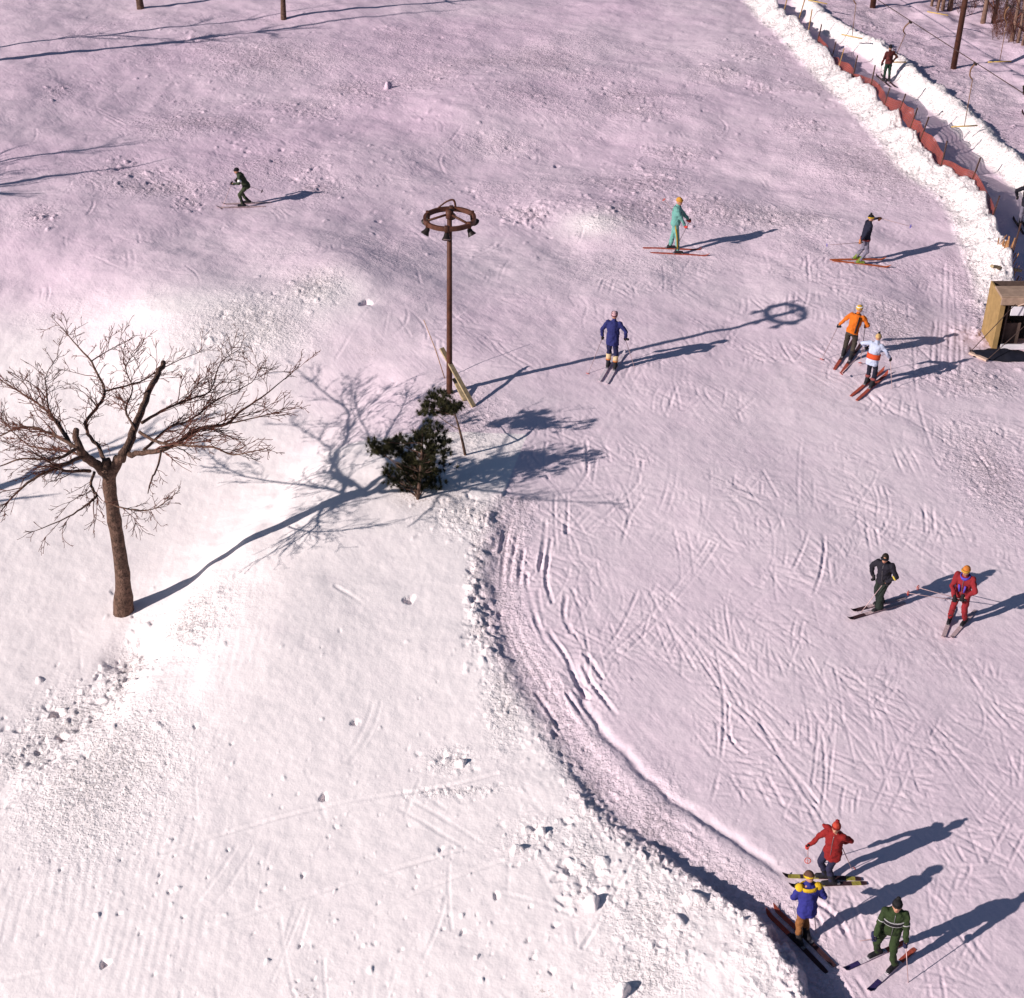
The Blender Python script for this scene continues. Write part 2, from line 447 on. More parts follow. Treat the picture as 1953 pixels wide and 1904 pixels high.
# pressed caterpillar ribs beside the trench
dT, tT = line_dist(GX, GY, TRENCH)
ribs = np.exp(-((dT - 0.9) / 0.55) ** 2) * sstep(0.05, 0.2, tT) * (1 - sstep(0.75, 0.95, tT))
H = H + 0.006 * ribs * np.sin(tT * 2 * math.pi * 120) * np.clip(0.4 + fbm(GX, GY, 1.3, 6, 2), 0, 1)
rb2 = np.clip(fbm(GX, GY, 3.2, 7, 2) - 0.05, 0, 1) * (dT < -0.6) * core_m * (GY < 27)
H = H + 0.0025 * rb2 * np.sin(GX * 34 + 3 * fbm(GX, GY, 2.0, 3, 1))

def zat(x, y):
    x = float(x); y = float(y)
    j = int(np.clip(np.searchsorted(YS, y) - 1, 0, NR - 2)); w = float(wfun(y))
    i = int(np.clip(np.searchsorted(XS, x / w) - 1, 0, NC - 2))
    fy = (y - YS[j]) / (YS[j + 1] - YS[j]); fx = (x / w - XS[i]) / (XS[i + 1] - XS[i])
    fx = min(max(fx, 0), 1); fy = min(max(fy, 0), 1)
    return float((H[j, i] * (1 - fx) + H[j, i + 1] * fx) * (1 - fy) + (H[j + 1, i] * (1 - fx) + H[j + 1, i + 1] * fx) * fy)
def GP(u, v, lift=0.0):                          # picture point -> Vector on the snow
    p = Gm(u, v)
    return Vector((p[0], p[1], zat(p[0], p[1]) + lift))
def above(base, v):                              # height over a ground point at which the vertical line crosses picture row v
    lo, hi = 0.0, 20.0
    for _ in range(40):
        m = (lo + hi) / 2
        if proj((base[0], base[1], base[2] + m))[1] > v: lo = m
        else: hi = m
    return lo

# snow mesh
mesh = bpy.data.meshes.new('snow_ground')
nv = NR * NC
co = np.empty((nv, 3), np.float32)
co[:, 0] = GX.ravel(); co[:, 1] = GY.ravel(); co[:, 2] = H.ravel()
idx = np.arange(nv).reshape(NR, NC)
q = np.stack([idx[:-1, :-1], idx[:-1, 1:], idx[1:, 1:], idx[1:, :-1]], -1).reshape(-1, 4)
mesh.vertices.add(nv); mesh.vertices.foreach_set('co', co.ravel())
mesh.loops.add(q.size); mesh.loops.foreach_set('vertex_index', q.ravel().astype(np.int32))
mesh.polygons.add(len(q)); mesh.polygons.foreach_set('loop_start', np.arange(0, q.size, 4, dtype=np.int32))
mesh.polygons.foreach_set('loop_total', np.full(len(q), 4, np.int32))
mesh.update(calc_edges=True)
mesh.polygons.foreach_set('use_smooth', np.ones(len(q), bool))
# how skied-off the surface is, plus sun and shade put into its tone (0 fresh, 1 packed) and where needles and earth are mixed in
eF, tF = line_dist(GX, GY, FENCE); oO, tO = line_dist(GX, GY, OUTER)
sC = GX * math.cos(R(28)) + GY * math.sin(R(28))
packed_shade = sstep(-0.5, 0.3, dT) * (GY < 34) + (GY >= 34) * sstep(9.5, 14.5, sC)
packed_shade = np.maximum(packed_shade, sstep(38, 46, GY + 2.0 * fbm(GX, GY, 6, 2, 2)))
packed_shade = packed_shade * (0.60 + 0.09 * fbm(GX, GY, 5.0, 1, 3)) + 0.22 * sstep(34, 60, GY)  # far slope toned darker, its dimmer light put into the colour
bankm = np.maximum(sstep(-1.6, -1.0, eF) * (1 - sstep(0.0, 0.15, eF)), sstep(-0.95, -0.6, oO) * (1 - sstep(0.0, 0.6, oO)))
packed_shade = packed_shade * (1 - 0.95 * bankm * sstep(40.5, 44.5, GY))
for (u, v, su, sv) in ((620, 560, 90, 40), (330, 585, 170, 26), (480, 640, 120, 50), (60, 700, 120, 70), (1130, 425, 60, 20)):  # ploughed patch and sunward mound faces lightened, their sun put into the colour
    p = Gm(u, v); dist = float(np.linalg.norm(p - CAMP)); ru = su * dist / FPX; rv = sv * dist / FPX * dist / (CAM_H - p[2])
    packed_shade = packed_shade * (1 - 0.85 * np.exp(-((GX - p[0]) / ru) ** 2 - ((GY - p[1]) / rv) ** 2))
rmask = np.maximum(np.maximum(sstep(-1.6, -1.1, eF) * (1 - sstep(-0.05, 0.1, eF)), 0.9 * sstep(-0.9, -0.6, oO) * (1 - sstep(0.3, 0.6, oO))), 0.7 * sstep(0.2, .5, oO) * (1 - sstep(2.5, 5, oO)))
rmask = rmask * sstep(40.5, 44.5, GY)
rmask = np.maximum(rmask, 0.8 * sstep(-0.5, -0.1, dT) * (1 - sstep(0.5, 1.3, dT)) * (GY < 31))
RUB = np.clip(np.maximum(RUB, rmask * (GY < 84)) + 0.12 * sstep(34, 46, GY) + 0.35 * np.clip(fbm(GX, GY, 3.5, 6, 3) - .1, 0, 1) * sstep(34, 44, GY), 0, 1)
dirt = np.zeros_like(H)
for (u, v, r, a) in ((800, 955, 0.55, 0.9), (600, 545, 1.0, 0.35), (570, 1865, 0.22, 0.5), (235, 1172, 0.32, 0.6), (1870, 655, 0.8, 0.5), (705, 675, 0.5, 0.3), (1130, 425, 1.2, 0.25), (1040, 1870, .2, .5), (860, 965, .5, .5)):
    c = G0(u, v)
    dirt = np.maximum(dirt, a * np.exp(-((GX - c[0]) ** 2 + (GY - c[1]) ** 2) / r ** 2))
for nm, ar in (('packed_shade', np.clip(packed_shade, 0, 1.2)), ('dirt', dirt), ('rubble', RUB)):
    at = mesh.attributes.new(nm, 'FLOAT', 'POINT')
    at.data.foreach_set('value', ar.ravel().astype(np.float32))
snow = bpy.data.objects.new('snow_ground', mesh)
COL.objects.link(snow)
snow['kind'] = 'structure'
m = bpy.data.materials.new('snow'); m.use_nodes = True
nt = m.node_tree; b = nt.nodes['Principled BSDF']
b.inputs['Roughness'].default_value = 0.75
b.inputs['Specular IOR Level'].default_value = 0.12
def node(t, **kw):
    n = nt.nodes.new(t)
    for k, v in kw.items():
        n.inputs[k].default_value = v
    return n
def link(a, b_): nt.links.new(a, b_)
tc = node('ShaderNodeTexCoord')
ap = node('ShaderNodeAttribute'); ap.attribute_name = 'packed_shade'
ad = node('ShaderNodeAttribute'); ad.attribute_name = 'dirt'
mix1 = node('ShaderNodeMix'); mix1.data_type = 'RGBA'
mix1.inputs[6].default_value = (0.95, 0.85, 0.84, 1); mix1.inputs[7].default_value = (0.69, 0.50, 0.61, 1)
nz = node('ShaderNodeTexNoise', Scale=1.6, Detail=6.0)
link(tc.outputs['Object'], nz.inputs['Vector'])
ma = node('ShaderNodeMath'); ma.operation = 'MULTIPLY_ADD'; ma.inputs[1].default_value = 0.24; ma.inputs[2].default_value = -0.12
link(nz.outputs[0], ma.inputs[0])
mb = node('ShaderNodeMath'); mb.operation = 'ADD'; mb.use_clamp = True
link(ap.outputs['Fac'], mb.inputs[0]); link(ma.outputs[0], mb.inputs[1])
link(mb.outputs[0], mix1.inputs[0])
nd = node('ShaderNodeTexNoise', Scale=22.0, Detail=5.0)
link(tc.outputs['Object'], nd.inputs['Vector'])
mr = node('ShaderNodeMapRange'); mr.inputs[1].default_value = 0.52; mr.inputs[2].default_value = 0.66
link(nd.outputs[0], mr.inputs[0])
mm = node('ShaderNodeMath'); mm.operation = 'MULTIPLY'
link(mr.outputs[0], mm.inputs[0]); link(ad.outputs['Fac'], mm.inputs[1])
mix2 = node('ShaderNodeMix'); mix2.data_type = 'RGBA'
mix2.inputs[7].default_value = (0.16, 0.09, 0.045, 1)
link(mm.outputs[0], mix2.inputs[0]); link(mix1.outputs[2], mix2.inputs[6])
link(mix2.outputs[2], b.inputs['Base Color'])
# fine relief: grain, and short scratches in three directions
def relief(scale, detail, dist, rot=None, sc=None, prev=None, strength=1.0):
    n = node('ShaderNodeTexNoise', Scale=scale, Detail=detail)
    if rot is not None:
        rt = node('ShaderNodeMapping'); rt.inputs['Rotation'].default_value = (0, 0, R(rot))
        mp = node('ShaderNodeMapping'); mp.inputs['Scale'].default_value = sc
        link(tc.outputs['Object'], rt.inputs['Vector']); link(rt.outputs[0], mp.inputs['Vector']); link(mp.outputs[0], n.inputs['Vector'])
    else:
        link(tc.outputs['Object'], n.inputs['Vector'])
    bp = node('ShaderNodeBump', Distance=dist, Strength=strength)
    link(n.outputs[0], bp.inputs['Height'])
    if prev: link(prev.outputs[0], bp.inputs['Normal'])
    return bp
msk = node('ShaderNodeTexNoise', Scale=0.8, Detail=3.0); link(tc.outputs['Object'], msk.inputs['Vector'])
mk = node('ShaderNodeMapRange'); mk.inputs[1].default_value = 0.38; mk.inputs[2].default_value = 0.62
link(msk.outputs[0], mk.inputs[0])
m2 = node('ShaderNodeMath'); m2.operation = 'MULTIPLY'; link(mk.outputs[0], m2.inputs[0]); link(ap.outputs['Fac'], m2.inputs[1])
inv = node('ShaderNodeMath'); inv.operation = 'SUBTRACT'; inv.inputs[0].default_value = 1.0; link(mk.outputs[0], inv.inputs[1])
m3 = node('ShaderNodeMath'); m3.operation = 'MULTIPLY'; link(inv.outputs[0], m3.inputs[0]); link(ap.outputs['Fac'], m3.inputs[1])
p1 = relief(3.6, 4, 0.020, 62, (0.45, 2.6, 1)); link(m2.outputs[0], p1.inputs['Strength'])
p2 = relief(4.4, 4, 0.018, -48, (0.45, 2.6, 1), p1); link(m3.outputs[0], p2.inputs['Strength'])
p3 = relief(1.7, 6, 0.035, None, None, p2, 0.32)
p4 = relief(22.0, 6, 0.009, None, None, p3, 0.55)
ar_ = node('ShaderNodeAttribute'); ar_.attribute_name = 'rubble'
def clods(scale, lo, hi, dist, prev):
    n = node('ShaderNodeTexNoise', Scale=scale, Detail=6.0, Roughness=0.62)
    link(tc.outputs['Object'], n.inputs['Vector'])
    r_ = node('ShaderNodeMapRange'); r_.inputs[1].default_value = lo; r_.inputs[2].default_value = hi; r_.interpolation_type = 'SMOOTHSTEP'
    link(n.outputs[0], r_.inputs[0])
    bp = node('ShaderNodeBump', Distance=dist); link(r_.outputs[0], bp.inputs['Height']); link(ar_.outputs['Fac'], bp.inputs['Strength']); link(prev.outputs[0], bp.inputs['Normal'])
    return bp
p5 = clods(4.0, .42, .70, .034, p4)
p6 = clods(12.0, .45, .66, .019, p5)
p7 = relief(6.0, 8, 0.016, None, None, p6, 0.4)
link(p7.outputs[0], b.inputs['Normal'])
mesh.materials.append(m)

# ------------------------------------------------------------------ object helpers
def link_obj(name, me, parent=None, material=None):
    o = bpy.data.objects.new(name, me)
    COL.objects.link(o)
    if material is not None and me is not None and not me.materials:
        me.materials.append(material)
    if parent: o.parent = parent
    return o
def empty(name, loc, rz=0.0, label=None, cat=None, group=None):
    o = bpy.data.objects.new(name, None)
    o.empty_display_size = 0.2
    COL.objects.link(o)
    o.location = loc; o.rotation_euler = (0, 0, rz)
    tag(o, label, cat, group)
    return o
def tag(o, label=None, cat=None, group=None, kind=None):
    if label: o['label'] = label
    if cat: o['category'] = cat
    if group: o['group'] = group
    if kind: o['kind'] = kind
    return o
def bm_obj(name, bm, material, parent=None, smooth=True):
    me = bpy.data.meshes.new(name)
    bm.to_mesh(me); bm.free()
    if smooth: me.polygons.foreach_set('use_smooth', [True] * len(me.polygons))
    return link_obj(name, me, parent, material)

def frame(d):
    d = d.normalized()
    a = Vector((0, 0, 1)) if abs(d.z) < 0.95 else Vector((1, 0, 0))
    x = d.cross(a).normalized(); y = d.cross(x).normalized()
    return x, y
def tube(bm, pts, rad, seg=6, cap=True):
    """tapered tube through points"""
    rings = []
    n = len(pts)
    px = None
    for i, p in enumerate(pts):
        d = (pts[min(i + 1, n - 1)] - pts[max(i - 1, 0)])
        if d.length < 1e-9: d = Vector((0, 0, 1))
        d.normalize()
        if px is None: x, y = frame(d)
        else:
            x = (px - d * px.dot(d))
            if x.length < 1e-6: x, y = frame(d)
            x.normalize(); y = d.cross(x)
        px = x
        r = rad[i] if hasattr(rad, '__len__') else rad
        rings.append([bm.verts.new(p + (x * math.cos(2 * math.pi * k / seg) + y * math.sin(2 * math.pi * k / seg)) * r) for k in range(seg)])
    for i in range(n - 1):
        for k in range(seg):
            bm.faces.new((rings[i][k], rings[i][(k + 1) % seg], rings[i + 1][(k + 1) % seg], rings[i + 1][k]))
    if cap and seg > 2:
        bm.faces.new(rings[0][::-1]); bm.faces.new(rings[-1])
    return rings
def box(bm, c, s, rot=None, bevel=0.0):
    res = bmesh.ops.create_cube(bm, size=1.0)
    M = Matrix.Translation(c) @ (rot.to_4x4() if rot is not None else Matrix.Identity(4)) @ Matrix.Diagonal((*s, 1))
    bmesh.ops.transform(bm, matrix=M, verts=res['verts'])
    if bevel:
        es = list({e for v in res['verts'] for e in v.link_edges})
        bmesh.ops.bevel(bm, geom=es, offset=bevel, segments=1, affect='EDGES')
def beam_rot(d, up=Vector((0, 0, 1))):
    """rotation whose X axis is d"""
    d = d.normalized(); y = up.cross(d)
    if y.length < 1e-4: y = Vector((0, 1, 0))
    y.normalize(); z = d.cross(y)
    return Matrix((d, y, z)).transposed()
def ball(bm, c, r, M=None, u=12, v=8):
    res = bmesh.ops.create_uvsphere(bm, u_segments=u, v_segments=v, radius=1.0)
    s = r if hasattr(r, '__len__') else (r, r, r)
    T = Matrix.Translation(c) @ (M.to_4x4() if M is not None else Matrix.Identity(4)) @ Matrix.Diagonal((*s, 1))
    bmesh.ops.transform(bm, matrix=T, verts=res['verts'])
def capsule(bm, a, b_, r0, r1, seg=10):
    d = b_ - a
    L = d.length
    if L < 1e-6: return
    d.normalize()
    pts, rad = [], []
    for k in range(4):
        t = k / 3 * math.pi / 2
        pts.append(a - d * (r0 * math.cos(t))); rad.append(max(0.002, r0 * math.sin(t)))
    for k in range(4):
        t = k / 3 * math.pi / 2
        pts.append(b_ + d * (r1 * math.sin(t))); rad.append(max(0.002, r1 * math.cos(t)))
    tube(bm, pts, rad, seg)
def loft(bm, rings, seg=16):
    """rings: (centre, side vector*a, front vector*b)"""
    rs = []
    for c, a, f in rings:
        rs.append([bm.verts.new(c + a * math.cos(2 * math.pi * k / seg) + f * math.sin(2 * math.pi * k / seg)) for k in range(seg)])
    for i in range(len(rs) - 1):
        for k in range(seg):
            bm.faces.new((rs[i][k], rs[i][(k + 1) % seg], rs[i + 1][(k + 1) % seg], rs[i + 1][k]))
    bm.faces.new(rs[0][::-1]); bm.faces.new(rs[-1])
FOLD = bpy.data.textures.new('cloth_folds', 'CLOUDS'); FOLD.noise_scale = 0.11; FOLD.noise_depth = 2
def folds(o, amt):
    d = o.modifiers.new('folds', 'DISPLACE'); d.texture = FOLD; d.strength = amt; d.mid_level = 0.5; d.texture_coords = 'GLOBAL'
def melt(o, voxel, it=3):
    r = o.modifiers.new('melt', 'REMESH'); r.mode = 'VOXEL'; r.voxel_size = voxel; r.use_smooth_shade = True
    s = o.modifiers.new('smooth', 'SMOOTH'); s.factor = 0.5; s.iterations = it

# ------------------------------------------------------------------ materials
M_bark = mat('bark', (0.115, 0.065, 0.048), 0.9, 0.55, 9, 0.05, 22)
M_twig = mat('twig_bark', (0.12, 0.045, 0.032), 0.9, 0.3, 8)
M_thin = mat('sapling_bark', (0.17, 0.10, 0.075), 0.9, 0.35, 6)
M_rust = mat('brown_paint', (0.085, 0.030, 0.018), 0.6, 0.35, 5)
M_dark = mat('dark_metal', (0.02, 0.014, 0.013), 0.5, 0.3, 10)
M_lens = mat('lamp_glass', (0.25, 0.17, 0.16), 0.2, 0.2, 10)
M_plank = mat('pale_plank', (0.36, 0.27, 0.16), 0.8, 0.3, 12)
M_stick = mat('bamboo', (0.40, 0.22, 0.12), 0.7, 0.2, 10)
M_needle = mat('pine_needles', (0.016, 0.022, 0.010), 0.8, 0.5, 3, col2=(0.075, 0.066, 0.026))
M_ply = mat('plywood', (0.31, 0.195, 0.08), 0.75, 0.15, 5)
M_roof = mat('roof_board', (0.34, 0.23, 0.17), 0.8, 0.2, 6)
M_pinkwood = mat('weathered_post', (0.55, 0.38, 0.30), 0.8, 0.15, 8)
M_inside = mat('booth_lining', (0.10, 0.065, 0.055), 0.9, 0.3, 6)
M_black = mat('doorway_shade', (0.008, 0.006, 0.006), 0.9, 0.2, 6)
M_tarp = mat('black_tarpaulin', (0.010, 0.010, 0.018), 0.65, 0.4, 4)
M_white = mat('white_board', (0.75, 0.70, 0.74), 0.7, 0.05, 4)
M_net = mat('red_net', (0.27, 0.058, 0.04), 0.7, 0.3, 2)
M_slat = mat('brown_slat', (0.33, 0.16, 0.07), 0.8, 0.4, 6)
M_stake = mat('dark_stake', (0.07, 0.035, 0.028), 0.8, 0.3, 6)
M_stakeY = mat('yellow_stake', (0.36, 0.20, 0.08), 0.8, 0.3, 6)
M_cable = mat('cable', (0.06, 0.035, 0.03), 0.6, 0.2, 6)
M_tbar = mat('yellow_tbar', (0.55, 0.36, 0.12), 0.6, 0.15, 6)
M_spring = mat('brown_hook', (0.20, 0.10, 0.05), 0.6, 0.2, 6)
M_tower = mat('tower_paint', (0.075, 0.028, 0.018), 0.7, 0.35, 4)
M_skin = mat('skin', (0.46, 0.23, 0.15), 0.6, 0.06, 8)
M_eye = mat('eye', (0.02, 0.015, 0.012), 0.3, 0.1, 8)
M_mouth = mat('lips', (0.30, 0.08, 0.07), 0.5, 0.1, 8)
M_hair = mat('dark_hair', (0.02, 0.012, 0.008), 0.7, 0.3, 20)

# ------------------------------------------------------------------ bare trees
def wig(p, amt):
    return Vector((p.x + random.gauss(0, amt), p.y + random.gauss(0, amt), p.z + random.gauss(0, amt)))
def cat(pts, rads, sub=4):
    P = smooth_line([tuple(p) for p in pts], sub)
    n = len(P)
    rr = np.interp(np.linspace(0, len(pts) - 1, n), range(len(pts)), rads)
    return [Vector(p) for p in P], list(rr)
def twigs(bm, path, rads, level, dens, lmax, center, up=0.22, minr=0.0072):
    """side branches along a path, recursively, down to hair-thin twigs"""
    L = sum((path[i + 1] - path[i]).length for i in range(len(path) - 1))
    n = int(L * dens) + 1
    for _ in range(n):
        f = random.uniform(0.06 if level else 0.10, 1.0)
        k = min(int(f * (len(path) - 1)), len(path) - 2)
        p = path[k].lerp(path[k + 1], f * (len(path) - 1) - k)
        t = (path[k + 1] - path[k]).normalized()
        out = (p - center); out.z *= 0.4
        if out.length > 0.01: out.normalize()
        rv = Vector((random.gauss(0, 1), random.gauss(0, 1), random.gauss(0, 0.7))).normalized()
        d = (t * 0.85 + out * 0.45 + rv * 0.72 + Vector((0, 0, up * .5))).normalized()
        ln = lmax * random.uniform(0.35, 1.0) * (1.1 - 0.5 * f)
        r = max(minr, min(rads[k] * 0.5, ln * 0.013))
        pts = [p]; m = 5 if level < 2 else 4
        dd = d.copy()
        for q in range(m):
            dd = (dd + Vector((random.gauss(0, .19), random.gauss(0, .19), random.gauss(0.0, .17)))).normalized()
            pts.append(pts[-1] + dd * ln / m)
        rr = [r + (minr * 0.75 - r) * i / m for i in range(m + 1)]
        tube(bm, pts, rr, 4 if r > 0.012 else 3, False)
        if level < 2:
            twigs(bm, pts, rr, level + 1, dens * 0.85 if level == 0 else dens * 0.7, ln * 0.58, center, up * 0.8, minr)

def zt(x, y): return (0.42863 * x, 558 + 0.42863 * y)        # coordinates read off an enlarged crop
def big_tree():
    base = GP(238, 1166)
    Y0 = base.y
    def N(x, y, dy):
        u, v = zt(x, y)
        if y < 700: dy = dy * 1.55 + (700 - y) * .0030
        d = ray(u, v)
        return Vector(CAMP + d * ((Y0 + dy) / d[1]))
    t = empty('bare_tree', base, 0, 'large bare brown tree with two sawn-off limbs, standing alone on the left slope', 'tree')
    inv = -base
    def place(pts): return [p + inv for p in pts]
    bm = bmesh.new()
    P, r = cat(place([base + Vector((0, 0, -0.4)), base + Vector((-0.02, 0, 0.05)), N(545, 1250, 0), N(515, 1050, 0.0), N(492, 900, 0), N(482, 790, 0.05), N(470, 740, 0.1)]), [0.34, 0.25, 0.175, 0.155, 0.15, 0.16, 0.09], 5)
    r = [a * (1 + 0.05 * math.sin(i * 1.3)) for i, a in enumerate(r)]
    rings = tube(bm, P, r, 16)
    for rg in rings:
        for vtx in rg:
            n3 = mnoise.noise(Vector(vtx.co) * 4.0); vtx.co.x += n3 * 0.03; vtx.co.y += mnoise.noise(Vector(vtx.co) * 4.0 + Vector((9, 0, 0))) * 0.03
    bm_obj('trunk', bm, M_bark, t)
    limbs = [
        ([(488, 830, 0), (520, 760, 0.0), (560, 700, 0.1), (600, 600, 0.4), (645, 480, 0.85), (690, 385, 1.2), (727, 310, 1.5)], [.14, .135, .12, .105, .09, .08, .072], 1.1, 1.0),
        ([(488, 830, 0), (440, 780, 0), (385, 735, -0.1), (350, 690, -0.15), (340, 610, -0.1)], [.15, .13, .12, .095, .075], 1.1, 0.9),
        ([(480, 760, 0.1), (440, 690, 0.4), (395, 630, 0.8), (388, 575, 1.0), (440, 500, 1.5), (465, 440, 1.8), (405, 310, 2.4), (340, 235, 2.8), (285, 170, 3.1), (230, 110, 3.3)], [.06, .052, .045, .045, .042, .04, .03, .02, .013, .008], 1.6, 1.0),
        ([(465, 440, 1.8), (560, 415, 2.1), (640, 390, 2.4), (700, 350, 2.6), (800, 300, 2.9), (890, 265, 3.1)], [.03, .027, .022, .018, .012, .008], 1.6, 1.1),
        ([(405, 308, 2.4), (480, 260, 2.8), (590, 205, 3.1)], [.02, .014, .008], 1.8, 0.9),
        ([(575, 720, 0), (650, 712, -0.1), (740, 695, -0.1), (820, 650, .05), (900, 605, .2), (1010, 585, .4), (1085, 520, .7), (1200, 440, 1.2), (1330, 330, 1.9)], [.075, .07, .062, .055, .05, .04, .028, .018, .008], 1.7, 1.2),
        ([(1010, 585, .4), (1100, 565, .4), (1190, 545, .4), (1290, 520, .5)], [.022, .018, .014, .008], 2.0, 1.0),
        ([(620, 620, 0.25), (700, 665, 0.1), (820, 680, -0.2), (950, 690, -0.5), (1040, 722, -0.8), (1200, 690, -1.1)], [.045, .038, .03, .025, .018, .008], 1.7, 1.0),
        ([(632, 580, 0.3), (720, 528, 0.8), (830, 480, 1.2), (930, 440, 1.5), (985, 310, 2.4), (1075, 250, 2.8)], [.045, .035, .027, .022, .014, .008], 1.7, 1.2),
        ([(350, 700, -0.2), (250, 640, 0.1), (150, 600, 0.3), (60, 610, 0.4), (0, 640, 0.5), (-60, 650, 0.5)], [.05, .042, .032, .022, .014, .008], 1.8, 1.1),
        ([(370, 730, -0.2), (280, 765, -0.6), (150, 830, -1.1), (60, 905, -1.5), (0, 980, -1.8)], [.055, .045, .034, .022, .010], 1.7, 1.1),
        ([(345, 690, -0.2), (300, 720, -0.5), (230, 742, -0.7), (100, 740, -0.8), (0, 772, -0.9), (-70, 780, -1.0)], [.05, .042, .034, .025, .016, .008], 1.7, 1.1),
        ([(400, 795, 0), (340, 795, -0.4), (280, 788, -0.7), (200, 745, -0.9), (120, 690, -0.8)], [.05, .042, .035, .02, .009], 1.7, 1.0),
        ([(420, 800, -0.1), (405, 860, -0.5), (430, 905, -0.8), (380, 950, -1.1), (300, 1000, -1.4), (160, 1060, -1.8)], [.04, .036, .032, .026, .018, .008], 1.7, 1.0),
        ([(715, 705, -0.4), (700, 780, -0.9), (675, 830, -1.2), (658, 895, -1.5)], [.03, .026, .022, .012], 1.4, 0.7),
        ([(505, 945, -0.15), (600, 970, -0.5), (700, 955, -0.8), (800, 880, -0.9)], [.022, .018, .013, .007], 2.0, 0.8),
        ([(320, 685, 0), (265, 590, 0.6), (195, 515, 1.0), (90, 445, 1.4), (0, 390, 1.7), (-80, 330, 1.9)], [.045, .036, .03, .022, .015, .008], 1.7, 1.1),
        ([(305, 665, 0.1), (225, 540, 0.8), (208, 440, 1.2), (205, 370, 1.5), (260, 280, 1.8)], [.03, .024, .018, .013, .007], 1.8, 0.9),
        ([(600, 610, 0.2), (560, 520, 0.9), (590, 430, 1.8), (560, 330, 2.5), (620, 250, 3.0)], [.035, .028, .02, .014, .007], 1.8, 1.0),
        ([(640, 700, 0.0), (760, 600, 0.9), (860, 560, 1.5), (960, 480, 2.1), (1120, 400, 2.8), (1150, 330, 3.2)], [.04, .034, .028, .02, .012, .007], 1.7, 1.1),
        ([(380, 730, -.1), (260, 700, 1.0), (130, 680, 1.8), (0, 560, 2.4)], [.04, .03, .02, .008], 1.8, 1.1),
    ]
    center = N(470, 760, 0) + inv
    tb = bmesh.new()
    for pts, rads, dens, ln in limbs:
        pp = place([N(*q) for q in pts])
        P, r = cat(pp, [q_ * .88 for q_ in rads], 4)
        for i in range(1, len(P) - 1): P[i] = wig(P[i], min(0.02, r[i] * 0.3))
        bm = bmesh.new(); tube(bm, P, r, 8)
        bm_obj('limb', bm, M_bark, t)
        blunt = rads[-1] > 0.05
        if blunt:
            twigs(tb, P[len(P) // 3:], r[len(P) // 3:], 0, dens * 1.0, ln * .9, center)
        else:
            twigs(tb, P, r, 0, dens * 3.3, ln * 1.3, center)
    o = bm_obj('twigs', tb, M_twig, t); o['kind'] = 'stuff'
    return t
big_tree()

def simple_tree(base, h, r, seed, label, group=None, name='bare_tree', lean=(0, 0), spread=0.45, dens=1.6, material=M_bark, nl=9, tw=1.1, first=0.35, minr=0.005, lvl=0):
    random.seed(seed)
    t = empty(name, base, 0, label, 'tree', group)
    bm = bmesh.new()
    top = Vector((lean[0], lean[1], h))
    P = [Vector((0, 0, -0.3))] + [Vector((lean[0] * f * f + random.gauss(0, .012 * h * f), lean[1] * f * f + random.gauss(0, .012 * h * f), h * f)) for f in (0.02, 0.15, .3, .45, .6, .8, 1.0)]
    rr = [r * 1.35, r * 1.15, r * .95, r * .88, r * .8, r * .62, r * .4, r * .1]
    P, rr = cat(P, rr, 3)
    tube(bm, P, rr, 9)
    bm_obj('trunk', bm, material, t)
    tb = bmesh.new()
    for k in range(nl):
        f = random.uniform(first, 0.95)
        i = int(f * (len(P) - 1))
        a = random.uniform(0, 2 * math.pi) if nl < 5 else 2 * math.pi * (k / nl) * 2.4 + random.uniform(-.4, .4)
        ln = h * spread * (1.25 - f) * random.uniform(0.7, 1.2)
        d = Vector((math.cos(a), math.sin(a), random.uniform(0.3, 0.9)))
        pts = [P[i]]
        for q in range(5):
            d = (d.normalized() + Vector((random.gauss(0, .2), random.gauss(0, .2), random.gauss(0.08, .18)))).normalized()
            pts.append(pts[-1] + d * ln / 5)
        r0 = rr[i] * 0.55
        rl = [r0 * (1 - .85 * q / 5) for q in range(6)]
        bm2 = bmesh.new(); tube(bm2, pts, rl, 6)
        if lvl == 0: bm_obj('limb', bm2, material, t)
        else:
            me = bpy.data.meshes.new('limb'); bm2.to_mesh(me); bm2.free(); tb.from_mesh(me); bpy.data.meshes.remove(me)
        twigs(tb, pts, rl, 1 if lvl else 0, dens, ln * tw * 0.6, Vector((0, 0, h * .5)), 0.3, minr)
    o = bm_obj('twigs', tb, M_twig, t); o['kind'] = 'stuff'
    return t
# trees beyond the left edge, whose shadows cross the slope
def off_tree(v, back, h, r, seed, label, **k):
    p = G0(0, v)
    x = p[0] - back * math.cos(R(SHADOW_AZ)); y = p[1] - back * math.sin(R(SHADOW_AZ))
    return simple_tree(Vector((x, y, zat(x, y))), h, r, seed, label, 'bare trees along the left edge of the slope', **k)
off_tree(855, 7.0, 7.4, 0.20, 3, 'bare tree past the left edge, its shadow crossing behind the sawn tree', spread=.4, dens=3, minr=.008, first=.55)
off_tree(345, 9.5, 7.6, 0.20, 5, 'bare tree past the left edge, its crown shadow on the upper slope', spread=.5, dens=3, minr=.008)
off_tree(300, 11.5, 8.2, 0.17, 6, 'bare tree past the left edge, upper of the two shading the far slope', spread=.5, dens=4, minr=.01)
off_tree(82, 5.0, 13.0, 0.22, 9, 'tall bare tree past the top left corner, its shadow running along the top', spread=.3, dens=2, minr=.01)
off_tree(52, 4.0, 10.0, 0.13, 12, 'thin bare tree past the top left corner, its shadow streaking rightwards', spread=.3, dens=2, minr=.01)

